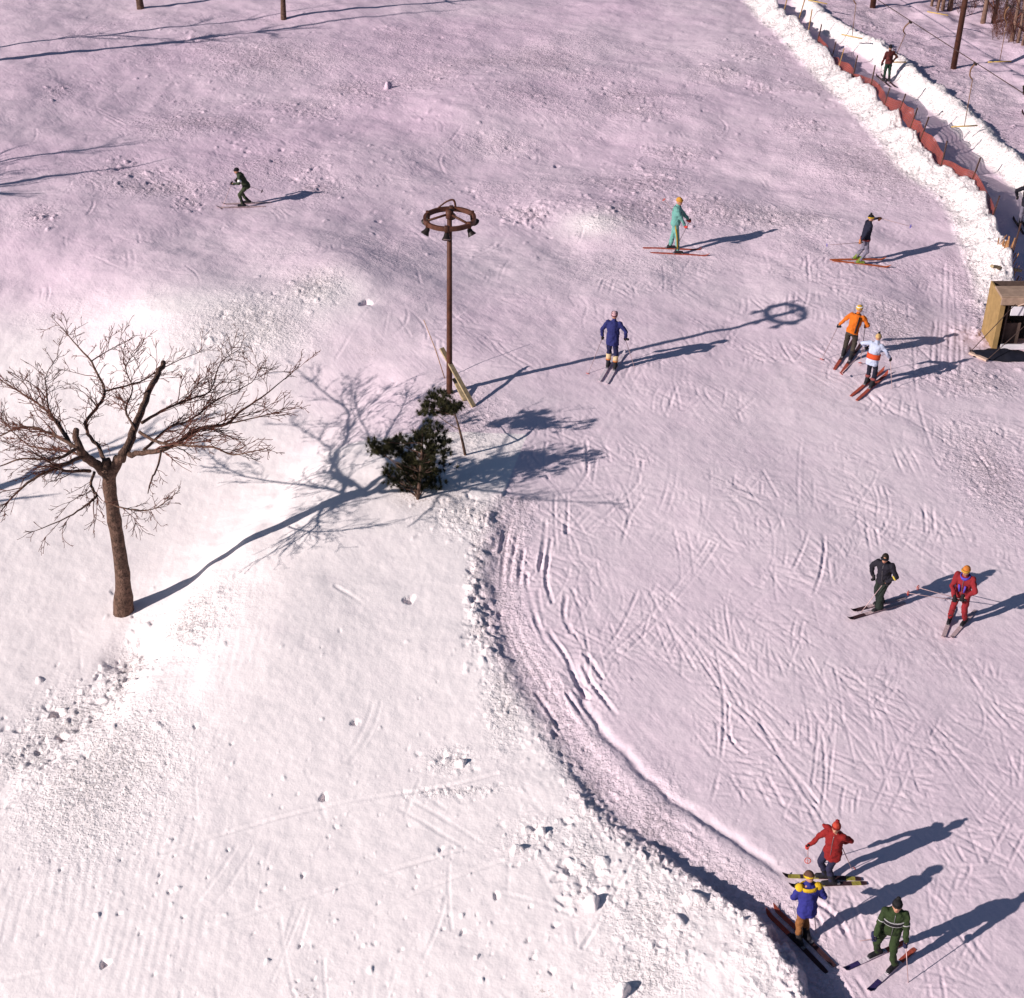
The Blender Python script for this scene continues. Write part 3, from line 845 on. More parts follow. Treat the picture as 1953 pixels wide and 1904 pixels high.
# two trunks at the top edge
for (u, v, r, s_, lb) in ((268, 17, .17, 21, 'thicker dark trunk at the top edge, left of the other upright trunk'), (541, 37, .13, 22, 'slimmer dark trunk at the top edge, right of the other upright trunk')):
    p = GP(u, v)
    simple_tree(p, 7.5, r, s_, lb, 'bare trunks at the top of the slope', name='bare_tree', nl=7, spread=.35, lvl=1)

# ------------------------------------------------------------------ pines
def pine(u, v, crown, label, seed, lean_px, nclump, trunk_r, hgt_px):
    random.seed(seed)
    base = GP(u, v)
    t = empty('pine_tree', base, 0, label, 'pine tree', 'young pines beside the lamp post')
    Y0 = base.y
    def N(uu, vv, dy):
        d = ray(uu, vv)
        return Vector(CAMP + d * ((Y0 + dy) / d[1])) - base
    top = N(*lean_px, 0.6)
    mid = N((u + lean_px[0]) / 2 + 2, (v + lean_px[1]) / 2, 0.0)
    P, r = cat([Vector((0, 0, -0.25)), Vector((0, 0, 0.02)), mid, top], [trunk_r * 1.2, trunk_r, trunk_r * .75, trunk_r * .25], 4)
    bm = bmesh.new(); tube(bm, P, r, 8); bm_obj('trunk', bm, M_bark, t)
    fb = bmesh.new(); bb = bmesh.new()
    for (cu, cv, su, sv, n) in crown:
        for _ in range(n):
            uu = cu + random.uniform(-1, 1) * su; vv = cv + random.uniform(-1, 1) * sv
            if ((uu - cu) / su) ** 2 + ((vv - cv) / sv) ** 2 > 1: continue
            dy = random.gauss(0.55, 0.34)
            c = N(uu, vv, dy)
            if c.z < 0.08: c.z = 0.08 + random.random() * .1
            # branchlet from the trunk
            k = min(range(len(P)), key=lambda q: abs(P[q].z - (c.z - 0.25 * (c - P[q]).length * 0.5)) + 0.3 * (c - P[q]).length)
            a = P[k]
            if random.random() < 0.22:
                tube(bb, [a, a.lerp(c, .5) + Vector((0, 0, -.04)), c], [.016, .012, .006], 4, False)
            ax = (c - a).normalized() * 0.6 + Vector((random.gauss(0, .4), random.gauss(0, .4), random.uniform(.1, .8))); ax.normalize()
            for s in range(4):
                cc = c + Vector((random.gauss(0, .065), random.gauss(0, .065), random.gauss(0, .05)))
                for q in range(42):
                    dv = (ax * random.uniform(.1, .9) + Vector((random.gauss(0, .6), random.gauss(0, .6), random.gauss(0.1, .5)))).normalized()
                    ln = random.uniform(.08, .14); x, y = frame(dv)
                    w = 0.0065
                    s0 = cc - ax * random.uniform(0, .05)
                    v1 = fb.verts.new(s0 + x * w); v2 = fb.verts.new(s0 - x * w); v3 = fb.verts.new(s0 + dv * ln)
                    fb.faces.new((v1, v2, v3))
    o = bm_obj('branches', bb, M_bark, t); o['kind'] = 'stuff'
    o = bm_obj('needles', fb, M_needle, t, False); o['kind'] = 'stuff'
pine(797, 952, [(820, 832, 30, 26, 34), (790, 855, 45, 34, 62), (745, 850, 40, 20, 34), (712, 852, 14, 12, 8), (800, 885, 40, 26, 40), (765, 910, 40, 22, 34), (830, 880, 28, 30, 26), (790, 935, 45, 14, 18), (850, 850, 12, 22, 10), (835, 938, 22, 10, 10)],
     'bushy dark green pine below the lamp post, the lower and wider of two', 31, (806, 815), 0, .045, 0)
pine(887, 868, [(838, 762, 22, 18, 26), (815, 785, 17, 12, 14), (868, 775, 17, 12, 14), (845, 775, 40, 14, 26), (825, 752, 12, 8, 6)],
     'thin leaning pine with bare stem and flat top tuft, beside the lamp post', 33, (862, 772), 0, .04, 0)

# ------------------------------------------------------------------ lamp post with ring of floodlights
def lamp_post():
    b0 = GP(857, 750)
    hh = above(b0, 408)
    t = empty('lamp_post', b0, 0, 'tall brown lamp post with a round ring of floodlights on its top', 'lamp post')
    lean = Vector((0.13, 0, hh))
    bm = bmesh.new()
    tube(bm, [Vector((0, 0, -.4)), Vector((0, 0, 0.0)), lean * .5, lean], [.088, .085, .076, .066], 14)
    bm_obj('pole', bm, M_rust, t)
    bm = bmesh.new(); tube(bm, [lean - Vector((0, 0, .12)), lean + Vector((0, 0, .1))], [.10, .10], 12)
    bm_obj('hub', bm, M_rust, t)
    RR = 0.655; rc = lean + Vector((0, 0, -0.14))
    bm = bmesh.new()
    n = 40
    for k in range(n):
        a0 = 2 * math.pi * k / n; a1 = 2 * math.pi * (k + 1) / n
        vs_ = []
        for a in (a0, a1):
            for dr, dz in ((-.035, -.06), (.035, -.06), (.035, .06), (-.035, .06)):
                vs_.append(bm.verts.new(rc + Vector((math.cos(a) * (RR + dr), math.sin(a) * (RR + dr), dz))))
        for q in range(4):
            bm.faces.new((vs_[q], vs_[(q + 1) % 4], vs_[4 + (q + 1) % 4], vs_[4 + q]))
    bmesh.ops.remove_doubles(bm, verts=bm.verts, dist=1e-5)
    bmesh.ops.recalc_face_normals(bm, faces=bm.faces)
    bm_obj('ring', bm, M_rust, t, False)
    for a in (195, 325, 80):
        bm = bmesh.new()
        e = rc + Vector((math.cos(R(a)), math.sin(R(a)), 0)) * RR
        tube(bm, [lean + Vector((0, 0, .0)), e], [.033, .033], 8)
        bm_obj('spoke', bm, M_rust, t)
    bm = bmesh.new()
    a = R(84); e = Vector((math.cos(a), math.sin(a), 0))
    P, r = cat([rc + Vector((-.35, RR * .9, .03)), rc + Vector((-.1, RR, .2)), rc + Vector((.09, RR, .24)), rc + Vector((.14, RR, .0))], [.02, .022, .03, .03], 4)
    tube(bm, P, r, 6); bm_obj('cable_hook', bm, M_rust, t)
    for a in (28, 88, 152, 212, 265, 322):
        out = Vector((math.cos(R(a)), math.sin(R(a)), 0))
        c = rc + out * RR
        bm = bmesh.new()
        box(bm, c + Vector((0, 0, .0)), (.11, .11, .17), None, .012)
        tube(bm, [c + Vector((0, 0, -.05)), c - out * .02 + Vector((0, 0, -.12))], [.02, .02], 6)
        br = bm_obj('bracket', bm, M_rust, t)
        ax = (out * .75 + Vector((0, 0, -1))).normalized()
        s = c - out * .02 + Vector((0, 0, -.10))
        bm = bmesh.new()
        tube(bm, [s, s + ax * .04, s + ax * .10, s + ax * .17, s + ax * .20], [.04, .065, .075, .11, .115], 14, False)
        bmesh.ops.recalc_face_normals(bm, faces=bm.faces)
        sh = bm_obj('floodlight', bm, M_dark, t)
        bm = bmesh.new(); tube(bm, [s + ax * .18, s + ax * .192], [.105, .10], 14)
        bm_obj('lens', bm, M_lens, sh)
    return b0, hh
pole_b, pole_h = lamp_post()

# planks and stick at the foot of the post
def plank(a, b_, w, th, label, material=M_plank, name='plank', group=None):
    bm = bmesh.new()
    d = b_ - a
    box(bm, Vector((0, 0, 0)), (d.length, w, th), beam_rot(d), .006)
    o = bm_obj(name, bm, material, None, False)
    o.location = (a + b_) / 2
    tag(o, label, name.replace('_', ' '), group)
    return o
foot = GP(904, 776)
def on_plane(u, v, y):
    d = ray(u, v); return Vector(CAMP + d * (y / d[1]))
plank(foot + Vector((0, 0, .0)), on_plane(842, 664, pole_b.y + 0.25), .14, .05, 'long pale plank leaning behind the foot of the lamp post, reaching highest')
plank(GP(887, 765), on_plane(866, 722, pole_b.y + 0.18), .12, .05, 'short pale plank at the foot of the lamp post, beside the longer one')
a = GP(850, 722); bm = bmesh.new(); e = on_plane(808, 610, a.y + .5)
tube(bm, [Vector((0, 0, -.1)), (e - a) * .5 + Vector((.02, 0, 0)), e - a], [.014, .013, .010], 6)
o = bm_obj('bamboo_stick', bm, M_stick); o.location = a
tag(o, 'thin reddish stick stuck slanting in the snow left of the lamp post', 'stick')

# ------------------------------------------------------------------ snow fence along the lift lane
def fence():
    base = GP(1712, 223)
    t = empty('snow_fence', base, 0, 'long red net fence on leaning stakes along the shovelled lift lane', 'fence')
    P = smooth_line([tuple(GP(u, v)) for u, v in FENCE_PX], 1)
    stakes_px = [(1498, -12), (1525, 17), (1543, 39), (1560, 61), (1588, 82), (1602, 103), (1628, 128), (1660, 165), (1686, 198), (1712, 223), (1733, 257), (1752, 280), (1792, 327), (1849, 365), (1889, 428), (1924, 513)]
    S = []
    random.seed(5)
    for k, (u, v) in enumerate(stakes_px):
        w_ = G0(u, v, -0.35); p = Vector((w_[0] + .03, w_[1], zat(w_[0] - .05, w_[1])))
        lean = Vector((random.uniform(.06, .22), random.uniform(-.05, .1), 1)).normalized()
        h = random.uniform(.75, 1.05)
        bm = bmesh.new(); q = p - base
        box(bm, q + lean * (h / 2 - .15), (h + .3, .045, .045), beam_rot(lean), .004)
        bm_obj('stake', bm, M_stakeY if k < 3 or k == 5 else M_stake, t, False)
        S.append((p, lean, h))
    for k in range(3, 15):
        a, la, ha = S[k]; c, lc, hc = S[k + 1]
        if k in (14,): continue
        L = (c - a).length
        n = max(6, int(L / .075))
        bm = bmesh.new()
        amp = random.uniform(.05, .22)
        top = random.uniform(.32, .46) if k > 7 else random.uniform(.18, .28)
        if k >= 12: top = .25
        if k == 6: top = .15
        def pt(f, zf):
            p = a.lerp(c, f) + la.lerp(lc, f) * (zf * top * (1 + .1 * math.sin(f * 9 + k)) - .12 * (1 - zf))
            bow = math.sin(math.pi * f) * amp * (0.4 + 0.6 * zf)
            g = zat(p.x, p.y)
            p = p + Vector((bow, bow * .3, 0))
            return p - base
        for i in range(n):
            f0 = i / n; f1 = (i + .62) / n
            cols = []
            for f in (f0, f1):
                cols.append([bm.verts.new(pt(f, z)) for z in (0, .25, .5, .75, 1)])
            for z in range(4):
                bm.faces.new((cols[0][z], cols[1][z], cols[1][z + 1], cols[0][z + 1]))
        for z in np.linspace(.05, .97, 6):
            pr = None
            for i in range(n + 1):
                f = i / n
                cur = (bm.verts.new(pt(f, z) + Vector((.004, .004, 0))), bm.verts.new(pt(f, z + .045) + Vector((.004, .004, 0))))
                if pr: bm.faces.new((pr[0], cur[0], cur[1], pr[1]))
                pr = cur
        bm_obj('net_panel', bm, M_net, t, False)
    return t
fence()
# broken slat fence near the booth
def slats():
    a = GP(1903, 468); c = GP(1948, 560)
    t = empty('slat_fence', a, 0, 'broken brown slat fence half buried in the bank behind the booth', 'fence')
    random.seed(8)
    for k in range(24):
        f = k / 23
        p = a.lerp(c, f) - a; p.z = zat(a.x + p.x, a.y + p.y) - a.z
        lean = Vector((random.uniform(-.1, .35), random.uniform(-.15, .15), 1)).normalized()
        h = random.uniform(.3, .6)
        bm = bmesh.new(); box(bm, p + lean * (h / 2 - .1), (h, .045, .012), beam_rot(lean))
        bm_obj('slat', bm, M_slat, t, False)
slats()
p1_ = GP(1884, 520); p2_ = GP(1941, 531)
plank(p1_ + Vector((0, -.25, .34)), p2_ + Vector((0, -.1, .34)), .13, .09, 'yellowish beam lying on the snow bank above the booth roof', M_plank, 'wooden_beam')

# ------------------------------------------------------------------ lift operator's booth at the right edge
def booth():
    b0 = GP(1890, 665)
    hh = above(b0, 568)
    t = empty('lift_booth', b0, 0, 'small plywood lift booth with open black doorway at the right edge', 'booth')
    Wd, D = 1.75, 1.15
    th = .06
    def part(name, c, s, m_, par=t, bev=.008, rot=None):
        bm = bmesh.new(); box(bm, Vector(c), s, rot, bev)
        return bm_obj(name, bm, m_, par, False)
    part('side_wall', (th / 2, D / 2, hh / 2), (th, D, hh), M_ply)
    part('side_wall', (Wd - th / 2, D / 2, hh / 2), (th, D, hh), M_ply)
    part('corner_board', (.08, -.028, hh / 2 - .04), (.16, .05, hh - .08), M_ply)
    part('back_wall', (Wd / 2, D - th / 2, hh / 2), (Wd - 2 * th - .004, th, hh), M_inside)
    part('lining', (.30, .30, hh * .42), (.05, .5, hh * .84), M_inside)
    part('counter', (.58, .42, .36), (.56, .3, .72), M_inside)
    part('doorway_shade', (.85, .40, hh * .5), (.62, .04, hh * .84), M_black)  # black sheet standing in for the shade inside the open doorway
    r = part('roof', (Wd / 2 + .02, .28, hh + .04), (Wd + .08, .72, .07), M_roof)
    part('fascia', (Wd / 2 + .02, -.11, hh - .07), (Wd + .08, .04, .24), M_roof)
    s = part('sign_board', (.55, -.04, hh - .42), (.40, .025, .30), M_white)
    part('post', (1.13, -.12, hh / 2 - .06), (.11, .09, hh - .12), M_pinkwood)
    part('sill', (.72, -.02, .07), (.9, .12, .14), M_white)
    # arched hose over the fascia
    bm = bmesh.new()
    P, r_ = cat([Vector((.45, -.24, hh - .16)), Vector((.8, -.25, hh - .02)), Vector((1.1, -.25, hh - .06)), Vector((1.4, -.24, hh - .2))], [.018] * 4, 5)
    tube(bm, P, r_, 6); bm_obj('hose', bm, M_pinkwood, t)
    # ropes down to the anchor board
    e1 = GP(1849, 675); e2 = GP(1882, 690)
    for st, e in ((Vector((.38, -.22, hh - .1)), e1), (Vector((1.32, -.22, hh - .15)), e2)):
        bm = bmesh.new(); tube(bm, [st, e - b0 + Vector((0, 0, .06))], [.013, .013], 5)
        bm_obj('guy_rope', bm, M_cable, t)
    plank(e1 + Vector((0, 0, .05)), e2 + Vector((0, 0, .05)), .12, .06, 'short weathered board on the snow holding the booth ropes', M_pinkwood, 'anchor_board')
    # tarpaulin heap
    c = GP(1912, 681)
    bm = bmesh.new()
    n, m_ = 26, 14
    vsx = []
    for j in range(m_):
        row = []
        for i in range(n):
            fx, fy = i / (n - 1) * 2 - 1, j / (m_ - 1) * 2 - 1
            x = fx * .95; y = fy * .36 * (1 - .35 * abs(fx))
            z = .24 * max(0, 1 - fx * fx) ** .6 * max(0, 1 - fy * fy) + .05 * mnoise.noise(Vector((x * 4, y * 5, 3))) + zat(c.x + x, c.y + y) - c.z + .01
            row.append(bm.verts.new((x, y, z)))
        vsx.append(row)
    for j in range(m_ - 1):
        for i in range(n - 1):
            bm.faces.new((vsx[j][i], vsx[j][i + 1], vsx[j + 1][i + 1], vsx[j + 1][i]))
    o = bm_obj('tarpaulin', bm, M_tarp); o.location = c
    tag(o, 'black crumpled tarpaulin on the snow before the booth doorway', 'tarpaulin')
booth()

# ------------------------------------------------------------------ T-bar lift
def gz(x, y): return GP(1440.0 + x * 0.26189, y * 0.26189)           # enlarged crop of the top right corner
def tower(u, v, label, r=.14, h=7.5):
    p = GP(u, v)
    t = empty('lift_tower', p, 0, label, 'lift tower', 'lift towers')
    bm = bmesh.new(); tube(bm, [Vector((0, 0, -.4)), Vector((.03, 0, h * .5)), Vector((.05, 0, h))], [r, r * .92, r * .82], 12)
    bm_obj('mast', bm, M_tower, t)
    bm = bmesh.new(); box(bm, Vector((.05, 0, h - .35)), (3.4, .14, .18), None, .01)
    bm_obj('crossarm', bm, M_tower, t)
    for x in (-1.5, 1.6):
        bm = bmesh.new()
        tube(bm, [Vector((x, -.05, h - .62)), Vector((x, .05, h - .62))], [.2, .2], 16)
        bm_obj('pulley', bm, M_dark, t)
tower(1818, 131, 'dark lift tower mast standing clear of the woods, rising out of the top edge')
tower(1664, 15, 'lift tower mast whose foot shows at the top edge, farther up the lane', .16)

TB = []   # hanging T-bars: ground px under the bar, bar row, cable row
def tbar(gu, gv, v_bar, v_bend, v_cable, label, tilt=Vector((0, 0, 0)), barang=10, rider=None, u_shift=0.0):
    g = GP(gu, gv)
    zb = above(g, v_bar); zm = above(g, v_bend); zc = above(g, v_cable)
    bar = g + Vector((0, 0, zb)); mid = g + Vector((0, 0, zm)) + tilt * .75; top = g + Vector((0, 0, zc)) + tilt
    t = empty('t_bar', top, 0, label, 'T-bar', 'T-bars of the ski lift')
    bm = bmesh.new()
    P = [mid - top, (mid - top) + Vector((-.13, 0, .25 * (top.z - mid.z))), Vector((-.13, 0, -.30 * (top.z - mid.z))), Vector((0, 0, 0))]
    P, r = cat(P, [.022, .03, .03, .03], 5)
    tube(bm, P, r, 7); bm_obj('spring_hook', bm, M_spring, t)
    bm = bmesh.new(); box(bm, Vector((0, 0, 0)), (.22, .08, .1), beam_rot(CABLE_DIR), .01); bm_obj('clamp', bm, M_dark, t)
    bm = bmesh.new(); tube(bm, [mid - top, bar - top], [.016, .016], 6); bm_obj('rod', bm, M_spring, t)
    a = R(barang)
    v = Vector((math.cos(a), math.sin(a), 0)) * .55
    bm = bmesh.new(); tube(bm, [bar - top - v, bar - top + v], [.03, .03], 8); bm_obj('crossbar', bm, M_tbar, t)
    return top
CABLE_DIR = (GP(1598, 0) - GP(1834, 183)).normalized()
tops = []
tops.append(tbar(1832, 282, 241, 152, 122, 'empty T-bar hanging lowest over the lane, just right of the lift rider', barang=8))
tops.append(tbar(1620, 108, 70, 8, -22, 'empty T-bar hanging over the lane up the slope from the lift rider', barang=-38))
tops.append(tbar(1556, 34, 4, -40, -70, 'T-bar at the top edge of the lane, farthest up the slope', barang=-38))
ret = []
ret.append(tbar(1899, 158, 118, 42, 12, 'T-bar hanging in front of the woods at right on the returning cable', barang=6))
ret.append(tbar(1783, 60, 26, -30, -60, 'T-bar by the edge of the woods left of the lift tower, bar slanting', barang=-35))
def cable(pts, label, off=.05):
    bm = bmesh.new()
    c = pts[len(pts) // 2]
    for i in range(len(pts) - 1):
        n = 10
        seg = []
        for k in range(n + 1):
            f = k / n
            p = pts[i].lerp(pts[i + 1], f) - c
            seg.append(p + Vector((0, 0, off)))
        tube(bm, seg, [.018] * (n + 1), 5)
    o = bm_obj('lift_cable', bm, M_cable); o.location = c
    tag(o, label, 'cable', 'lift cables')
def ext(a, b_, d): return b_ + (b_ - a).normalized() * d
cable([ext(tops[0], tops[1], 60) if False else ext(tops[0], tops[2], 25), tops[2], tops[1], tops[0], ext(tops[1], tops[0], 22)], 'lift cable over the lane carrying the rider and the empty T-bars')
cable([ext(ret[0], ret[1], 25), ret[1], ret[0], ext(ret[1], ret[0], 20)], 'returning lift cable passing in front of the woods')

# ------------------------------------------------------------------ woods in the top right corner
def wz(x, y): return (1618.2 + x * 0.17143, y * 0.17143)
wood = [(925, 70, .07), (990, 128, .07), (1045, 116, .09), (1125, 116, .13), (1270, 190, .06), (1495, 258, .12), (1612, 255, .11), (1735, 172, .06), (1815, 462, .10), (1885, 478, .07), (1935, 505, .06)]
sides = ['leftmost of the wood, slim', 'second from the left of the wood, slim', 'third from the left of the wood, slightly leaning', 'thick, fourth from the left of the wood, left of the lift tower',
         'thin, just behind the lift tower mast', 'thick, first to the right of the lift tower', 'thick, second to the right of the lift tower', 'thin, behind the returning T-bar',
         'nearest of the wood, right of the returning T-bar', 'slim, beside the nearest one of the wood', 'slim, at the right edge of the picture']
for k, (x, y, r) in enumerate(wood):
    p = GP(*wz(x, y))
    simple_tree(p, random.uniform(6, 8), r, 100 + k, 'bare grey-brown tree, ' + sides[k], 'bare trees of the wood at top right', lean=(random.uniform(-.3, .3), 0), nl=6, spread=.3, first=.2, dens=1.2, material=M_thin, lvl=1, minr=.006)
random.seed(77)
wedge = []
for k in range(16):
    p = GP(random.uniform(1790, 2010), random.uniform(-75, -5))
    simple_tree(p, random.uniform(6, 9), random.uniform(.06, .13), 200 + k, 'bare tree in the wood behind, above the top edge', 'bare trees deep in the wood at top right', nl=4, spread=.25, first=.15, dens=1.0, material=M_thin, lvl=1, minr=.008)
bm = bmesh.new()
for k in range(240):
    if k < 150: u, v = random.uniform(1780, 1990), random.uniform(-50, 30)
    else: u, v = random.uniform(1890, 1975), random.uniform(30, 85)
    p = GP(u, v)
    for s in range(random.randint(2, 4)):
        d = Vector((random.gauss(0, .3), random.gauss(0, .3), 1)).normalized(); pts = [p - Vector((0, 0, .1))]
        ln = random.uniform(.5, 1.6)
        for q in range(4):
            d = (d + Vector((random.gauss(0, .18), random.gauss(0, .18), random.gauss(0, .1)))).normalized(); pts.append(pts[-1] + d * ln / 4)
        tube(bm, pts, [.011, .009, .007, .006, .004], 3, False)
        for q in range(3):
            i = random.randint(1, 3); d2 = (d + Vector((random.gauss(0, .6), random.gauss(0, .6), .2))).normalized()
            tube(bm, [pts[i], pts[i] + d2 * .2, pts[i] + d2 * .42 + Vector((0, 0, .05))], [.006, .005, .004], 3, False)
o = bm_obj('brushwood', bm, M_twig); tag(o, kind='stuff', label='thin brown brushwood under the bare trees of the wood')

# ------------------------------------------------------------------ skiers
def make_glove_mesh():
    bm = bmesh.new()
    # pole runs along z through the origin; wrist lies towards -y; palm at +x side
    ball(bm, Vector((.030, -.012, 0)), (.022, .042, .048), None, 10, 8)
    for i, (z, ln) in enumerate(((.034, .030), (.012, .034), (-.010, .032), (-.032, .026))):
        k1 = Vector((.030, .026, z)); k2 = Vector((.012, .040, z)); k3 = Vector((-.018, .034, z)); k4 = Vector((-.026, .034 - ln * .9, z))
        capsule(bm, k1, k2, .0125, .012, 7); capsule(bm, k2, k3, .012, .011, 7); capsule(bm, k3, k4, .011, .009, 7)
    capsule(bm, Vector((.022, -.030, .03)), Vector((-.010, -.030, .052)), .0145, .013, 7)
    capsule(bm, Vector((-.010, -.030, .052)), Vector((-.028, .002, .050)), .013, .010, 7)
    capsule(bm, Vector((.028, -.03, 0)), Vector((.030, -.085, 0)), .036, .040, 9)
    me = bpy.data.meshes.new('glove'); bm.to_mesh(me); bm.free()
    me.polygons.foreach_set('use_smooth', [True] * len(me.polygons))
    return me
GLOVE = make_glove_mesh()
_gl = {}
def glove_mesh(m_):
    if m_.name not in _gl:
        me = GLOVE.copy(); me.materials.append(m_); _gl[m_.name] = me
    return _gl[m_.name]

def ik(a, c, l1, l2, hint):
    d = c - a; L = d.length
    if L > (l1 + l2) * .999:
        c = a + d.normalized() * (l1 + l2) * .999; d = c - a; L = d.length
    n = d.normalized()
    x = (l1 * l1 - l2 * l2 + L * L) / (2 * L)
    h = math.sqrt(max(0, l1 * l1 - x * x))
    hp = hint - n * hint.dot(n)
    if hp.length < 1e-4: hp = Vector((0, 0, 1)) - n * n.z
    hp.normalize()
    return a + n * x + hp * h, c

FAB = {}
def fab(name, col, var=.14):
    if name not in FAB: FAB[name] = mat(name, col, .85, var, 7, .02, 13)
    return FAB[name]

def ski_mesh(L, cols):
    """cols: list of (from, to, material); tip at +x"""
    bm = bmesh.new()
    n = 26; prev = None
    mats = []
    rows = []
    for i in range(n + 1):
        f = i / n; x = (f - .46) * L
        w = .045 * (1 if .06 < f < .93 else (.75 + .25 * f / .06 if f <= .06 else max(.12, 1 - ((f - .93) / .07) ** 2)))
        z = .012 + (0 if f < .9 else ((f - .9) / .1) ** 2 * .09) + .012 * math.sin(math.pi * min(1, f / .9))
        th = .012 if f < .35 or f > .6 else .02
        rows.append([bm.verts.new((x, -w, z)), bm.verts.new((x, w, z)), bm.verts.new((x, w, z + th)), bm.verts.new((x, -w, z + th))])
    for m_ in cols:
        if m_[2] not in mats: mats.append(m_[2])
    for i in range(n):
        f = (i + .5) / n
        mi = 0
        for m_ in cols:
            if m_[0] <= f < m_[1]: mi = mats.index(m_[2])
        for k in range(4):
            fc = bm.faces.new((rows[i][k], rows[i][(k + 1) % 4], rows[i + 1][(k + 1) % 4], rows[i + 1][k])); fc.material_index = mi
    bm.faces.new(rows[0][::-1]); bm.faces.new(rows[-1])
    bmesh.ops.recalc_face_normals(bm, faces=bm.faces)
    me = bpy.data.meshes.new('ski'); bm.to_mesh(me); bm.free()
    for m_ in mats: me.materials.append(m_)
    return me

BOOTM = fab('black_boot', (.018, .016, .02))
BIND = mat('binding_steel', (.30, .28, .30), .4, .2, 20, metal=.6)
def person(key, who, S, skis, z_sink=.0, face=None, torso_yaw=0, head_yaw=0, head_pitch=0, lean=8, side=0, hipdrop=.03, hip_fwd=0, hands=None, elbows=None,
           jacket=None, trousers=None, hat=None, boot=None, glove=None, label='', poles=None, extras=(), ski_cols=None, ski_desc='ski', hat_kind='beanie', jlen=.0, flare=0, pompom=None, hair=None, sit=None, no_ski=False):
    """skis: two of ((tip px), (tail px), fraction of the boot from the tail) — first is the person's own left or right as it falls"""
    tips = []
    for tp, tl, fr in skis:
        a = GP(*tp); c = GP(*tl)
        tips.append((a, c, fr))
    boots = []
    for a, c, fr in tips:
        b = c.lerp(a, fr); boots.append(b)
    root = (boots[0] + boots[1]) / 2
    root.z = zat(root.x, root.y)
    sk = ((tips[0][0] - tips[0][1]).normalized() + (tips[1][0] - tips[1][1]).normalized())
    fyaw = math.atan2(sk.y, sk.x) - math.pi / 2           # local +y = forward
    if face is not None: fyaw = R(face) - math.pi / 2
    p = empty('person', root, fyaw, label, 'skier', 'skiers on the slope')
    Rz = Matrix.Rotation(fyaw, 3, 'Z'); Ri = Rz.inverted()
    def loc(w): return Ri @ (w - root)
    lb = [loc(b) for b in boots]
    if lb[0].x > lb[1].x: order = (1, 0)
    else: order = (0, 1)
    k = S / 1.75
    # joints, all local
    ank = []
    dirs = []
    for s in (0, 1):
        b = lb[order[s]]
        zg = zat(boots[order[s]].x, boots[order[s]].y) - root.z
        a, c, fr = tips[order[s]]
        dv = Ri @ (a - c); dv.z = 0; dv.normalize()
        dirs.append(dv)
        ank.append(Vector((b.x, b.y, zg + .035)) + Vector((0, 0, .09 * k)))
    mid = (ank[0] + ank[1]) / 2
    hip = Vector((mid.x + side * .3, mid.y + hip_fwd, mid.z + .86 * k - hipdrop))
    ty = R(torso_yaw)
    sdv = Vector((math.cos(ty), math.sin(ty), 0)); fdv = Vector((-math.sin(ty), math.cos(ty), 0))
    la = R(lean); ls = R(side * 30)
    upv = (Vector((0, 0, 1)) * math.cos(la) + fdv * math.sin(la) + sdv * math.sin(ls)).normalized()
    frn = (fdv - upv * fdv.dot(upv)).normalized()
    sd = frn.cross(upv).normalized()
    waist = hip + upv * .15 * k; chest = hip + upv * .36 * k; shl = hip + upv * .50 * k; neck = hip + upv * .56 * k + frn * .01
    hc = neck + (upv * .6 + Vector((0, 0, .4))).normalized() * .155 * k + frn * .025
    hy = R(torso_yaw + head_yaw)
    hf = Vector((-math.sin(hy), math.cos(hy), -math.sin(R(head_pitch)))).normalized()
    hs = hf.cross(Vector((0, 0, 1))).normalized(); hu = hs.cross(hf).normalized()
    HM = Matrix((hs, hf, hu)).transposed()
    hipj = [hip - sd * .09 * k, hip + sd * .09 * k]
    knee = []
    for s in (0, 1):
        kn, an = ik(hipj[s], ank[s], .43 * k, .41 * k, dirs[s] + Vector(((-.15, .15)[s], 0, 0)))
        knee.append(kn); ank[s] = an
    shj = [shl - sd * .175 * k, shl + sd * .175 * k]
    hands = hands or [(-.28, .2, .95), (.28, .2, .95)]
    elbows = elbows or [(-1, -.6, -.4), (1, -.6, -.4)]
    hnd = []; elb = []
    for s in (0, 1):
        T_ = Matrix.Rotation(ty, 3, 'Z')
        e, h_ = ik(shj[s], T_ @ Vector(hands[s]) * k + Vector((mid.x, mid.y, 0)), .29 * k, .30 * k, T_ @ Vector(elbows[s]))
        elb.append(e); hnd.append(h_)
    # body, one continuous surface
    bm = bmesh.new()
    loft(bm, [(hip - upv * .08 * k, sd * .11 * k, frn * .09 * k), (hip, sd * .165 * k, frn * .115 * k), (waist, sd * .135 * k, frn * .10 * k), (chest, sd * .165 * k, frn * .115 * k), (shl, sd * .175 * k, frn * .09 * k), (neck, sd * .07 * k, frn * .06 * k)])
    capsule(bm, neck - upv * .03, hc - upv * .02, .055 * k, .05 * k)
    ball(bm, hc, (.075 * k, .095 * k, .112 * k), HM)
    ball(bm, hc + hf * .035 * k - hu * .055 * k, (.052 * k, .055 * k, .055 * k), HM)
    ball(bm, hc + hf * .098 * k - hu * .012 * k, (.012, .018, .022), HM, 8, 6)
    for s_ in (-1, 1): ball(bm, hc + hs * s_ * .076 * k - hu * .01, (.012, .022, .03), HM, 8, 6)
    for s in (0, 1):
        capsule(bm, hipj[s], knee[s], .085 * k, .058 * k); capsule(bm, knee[s], ank[s], .056 * k, .038 * k)
        capsule(bm, ank[s] + Vector((0, 0, -.03)), ank[s] + dirs[s] * .13 * k + Vector((0, 0, -.05)), .038, .03)
        capsule(bm, shj[s], elb[s], .052 * k, .040 * k); capsule(bm, elb[s], hnd[s], .040 * k, .026 * k)
        ball(bm, hnd[s], (.03, .03, .03), None, 8, 6)
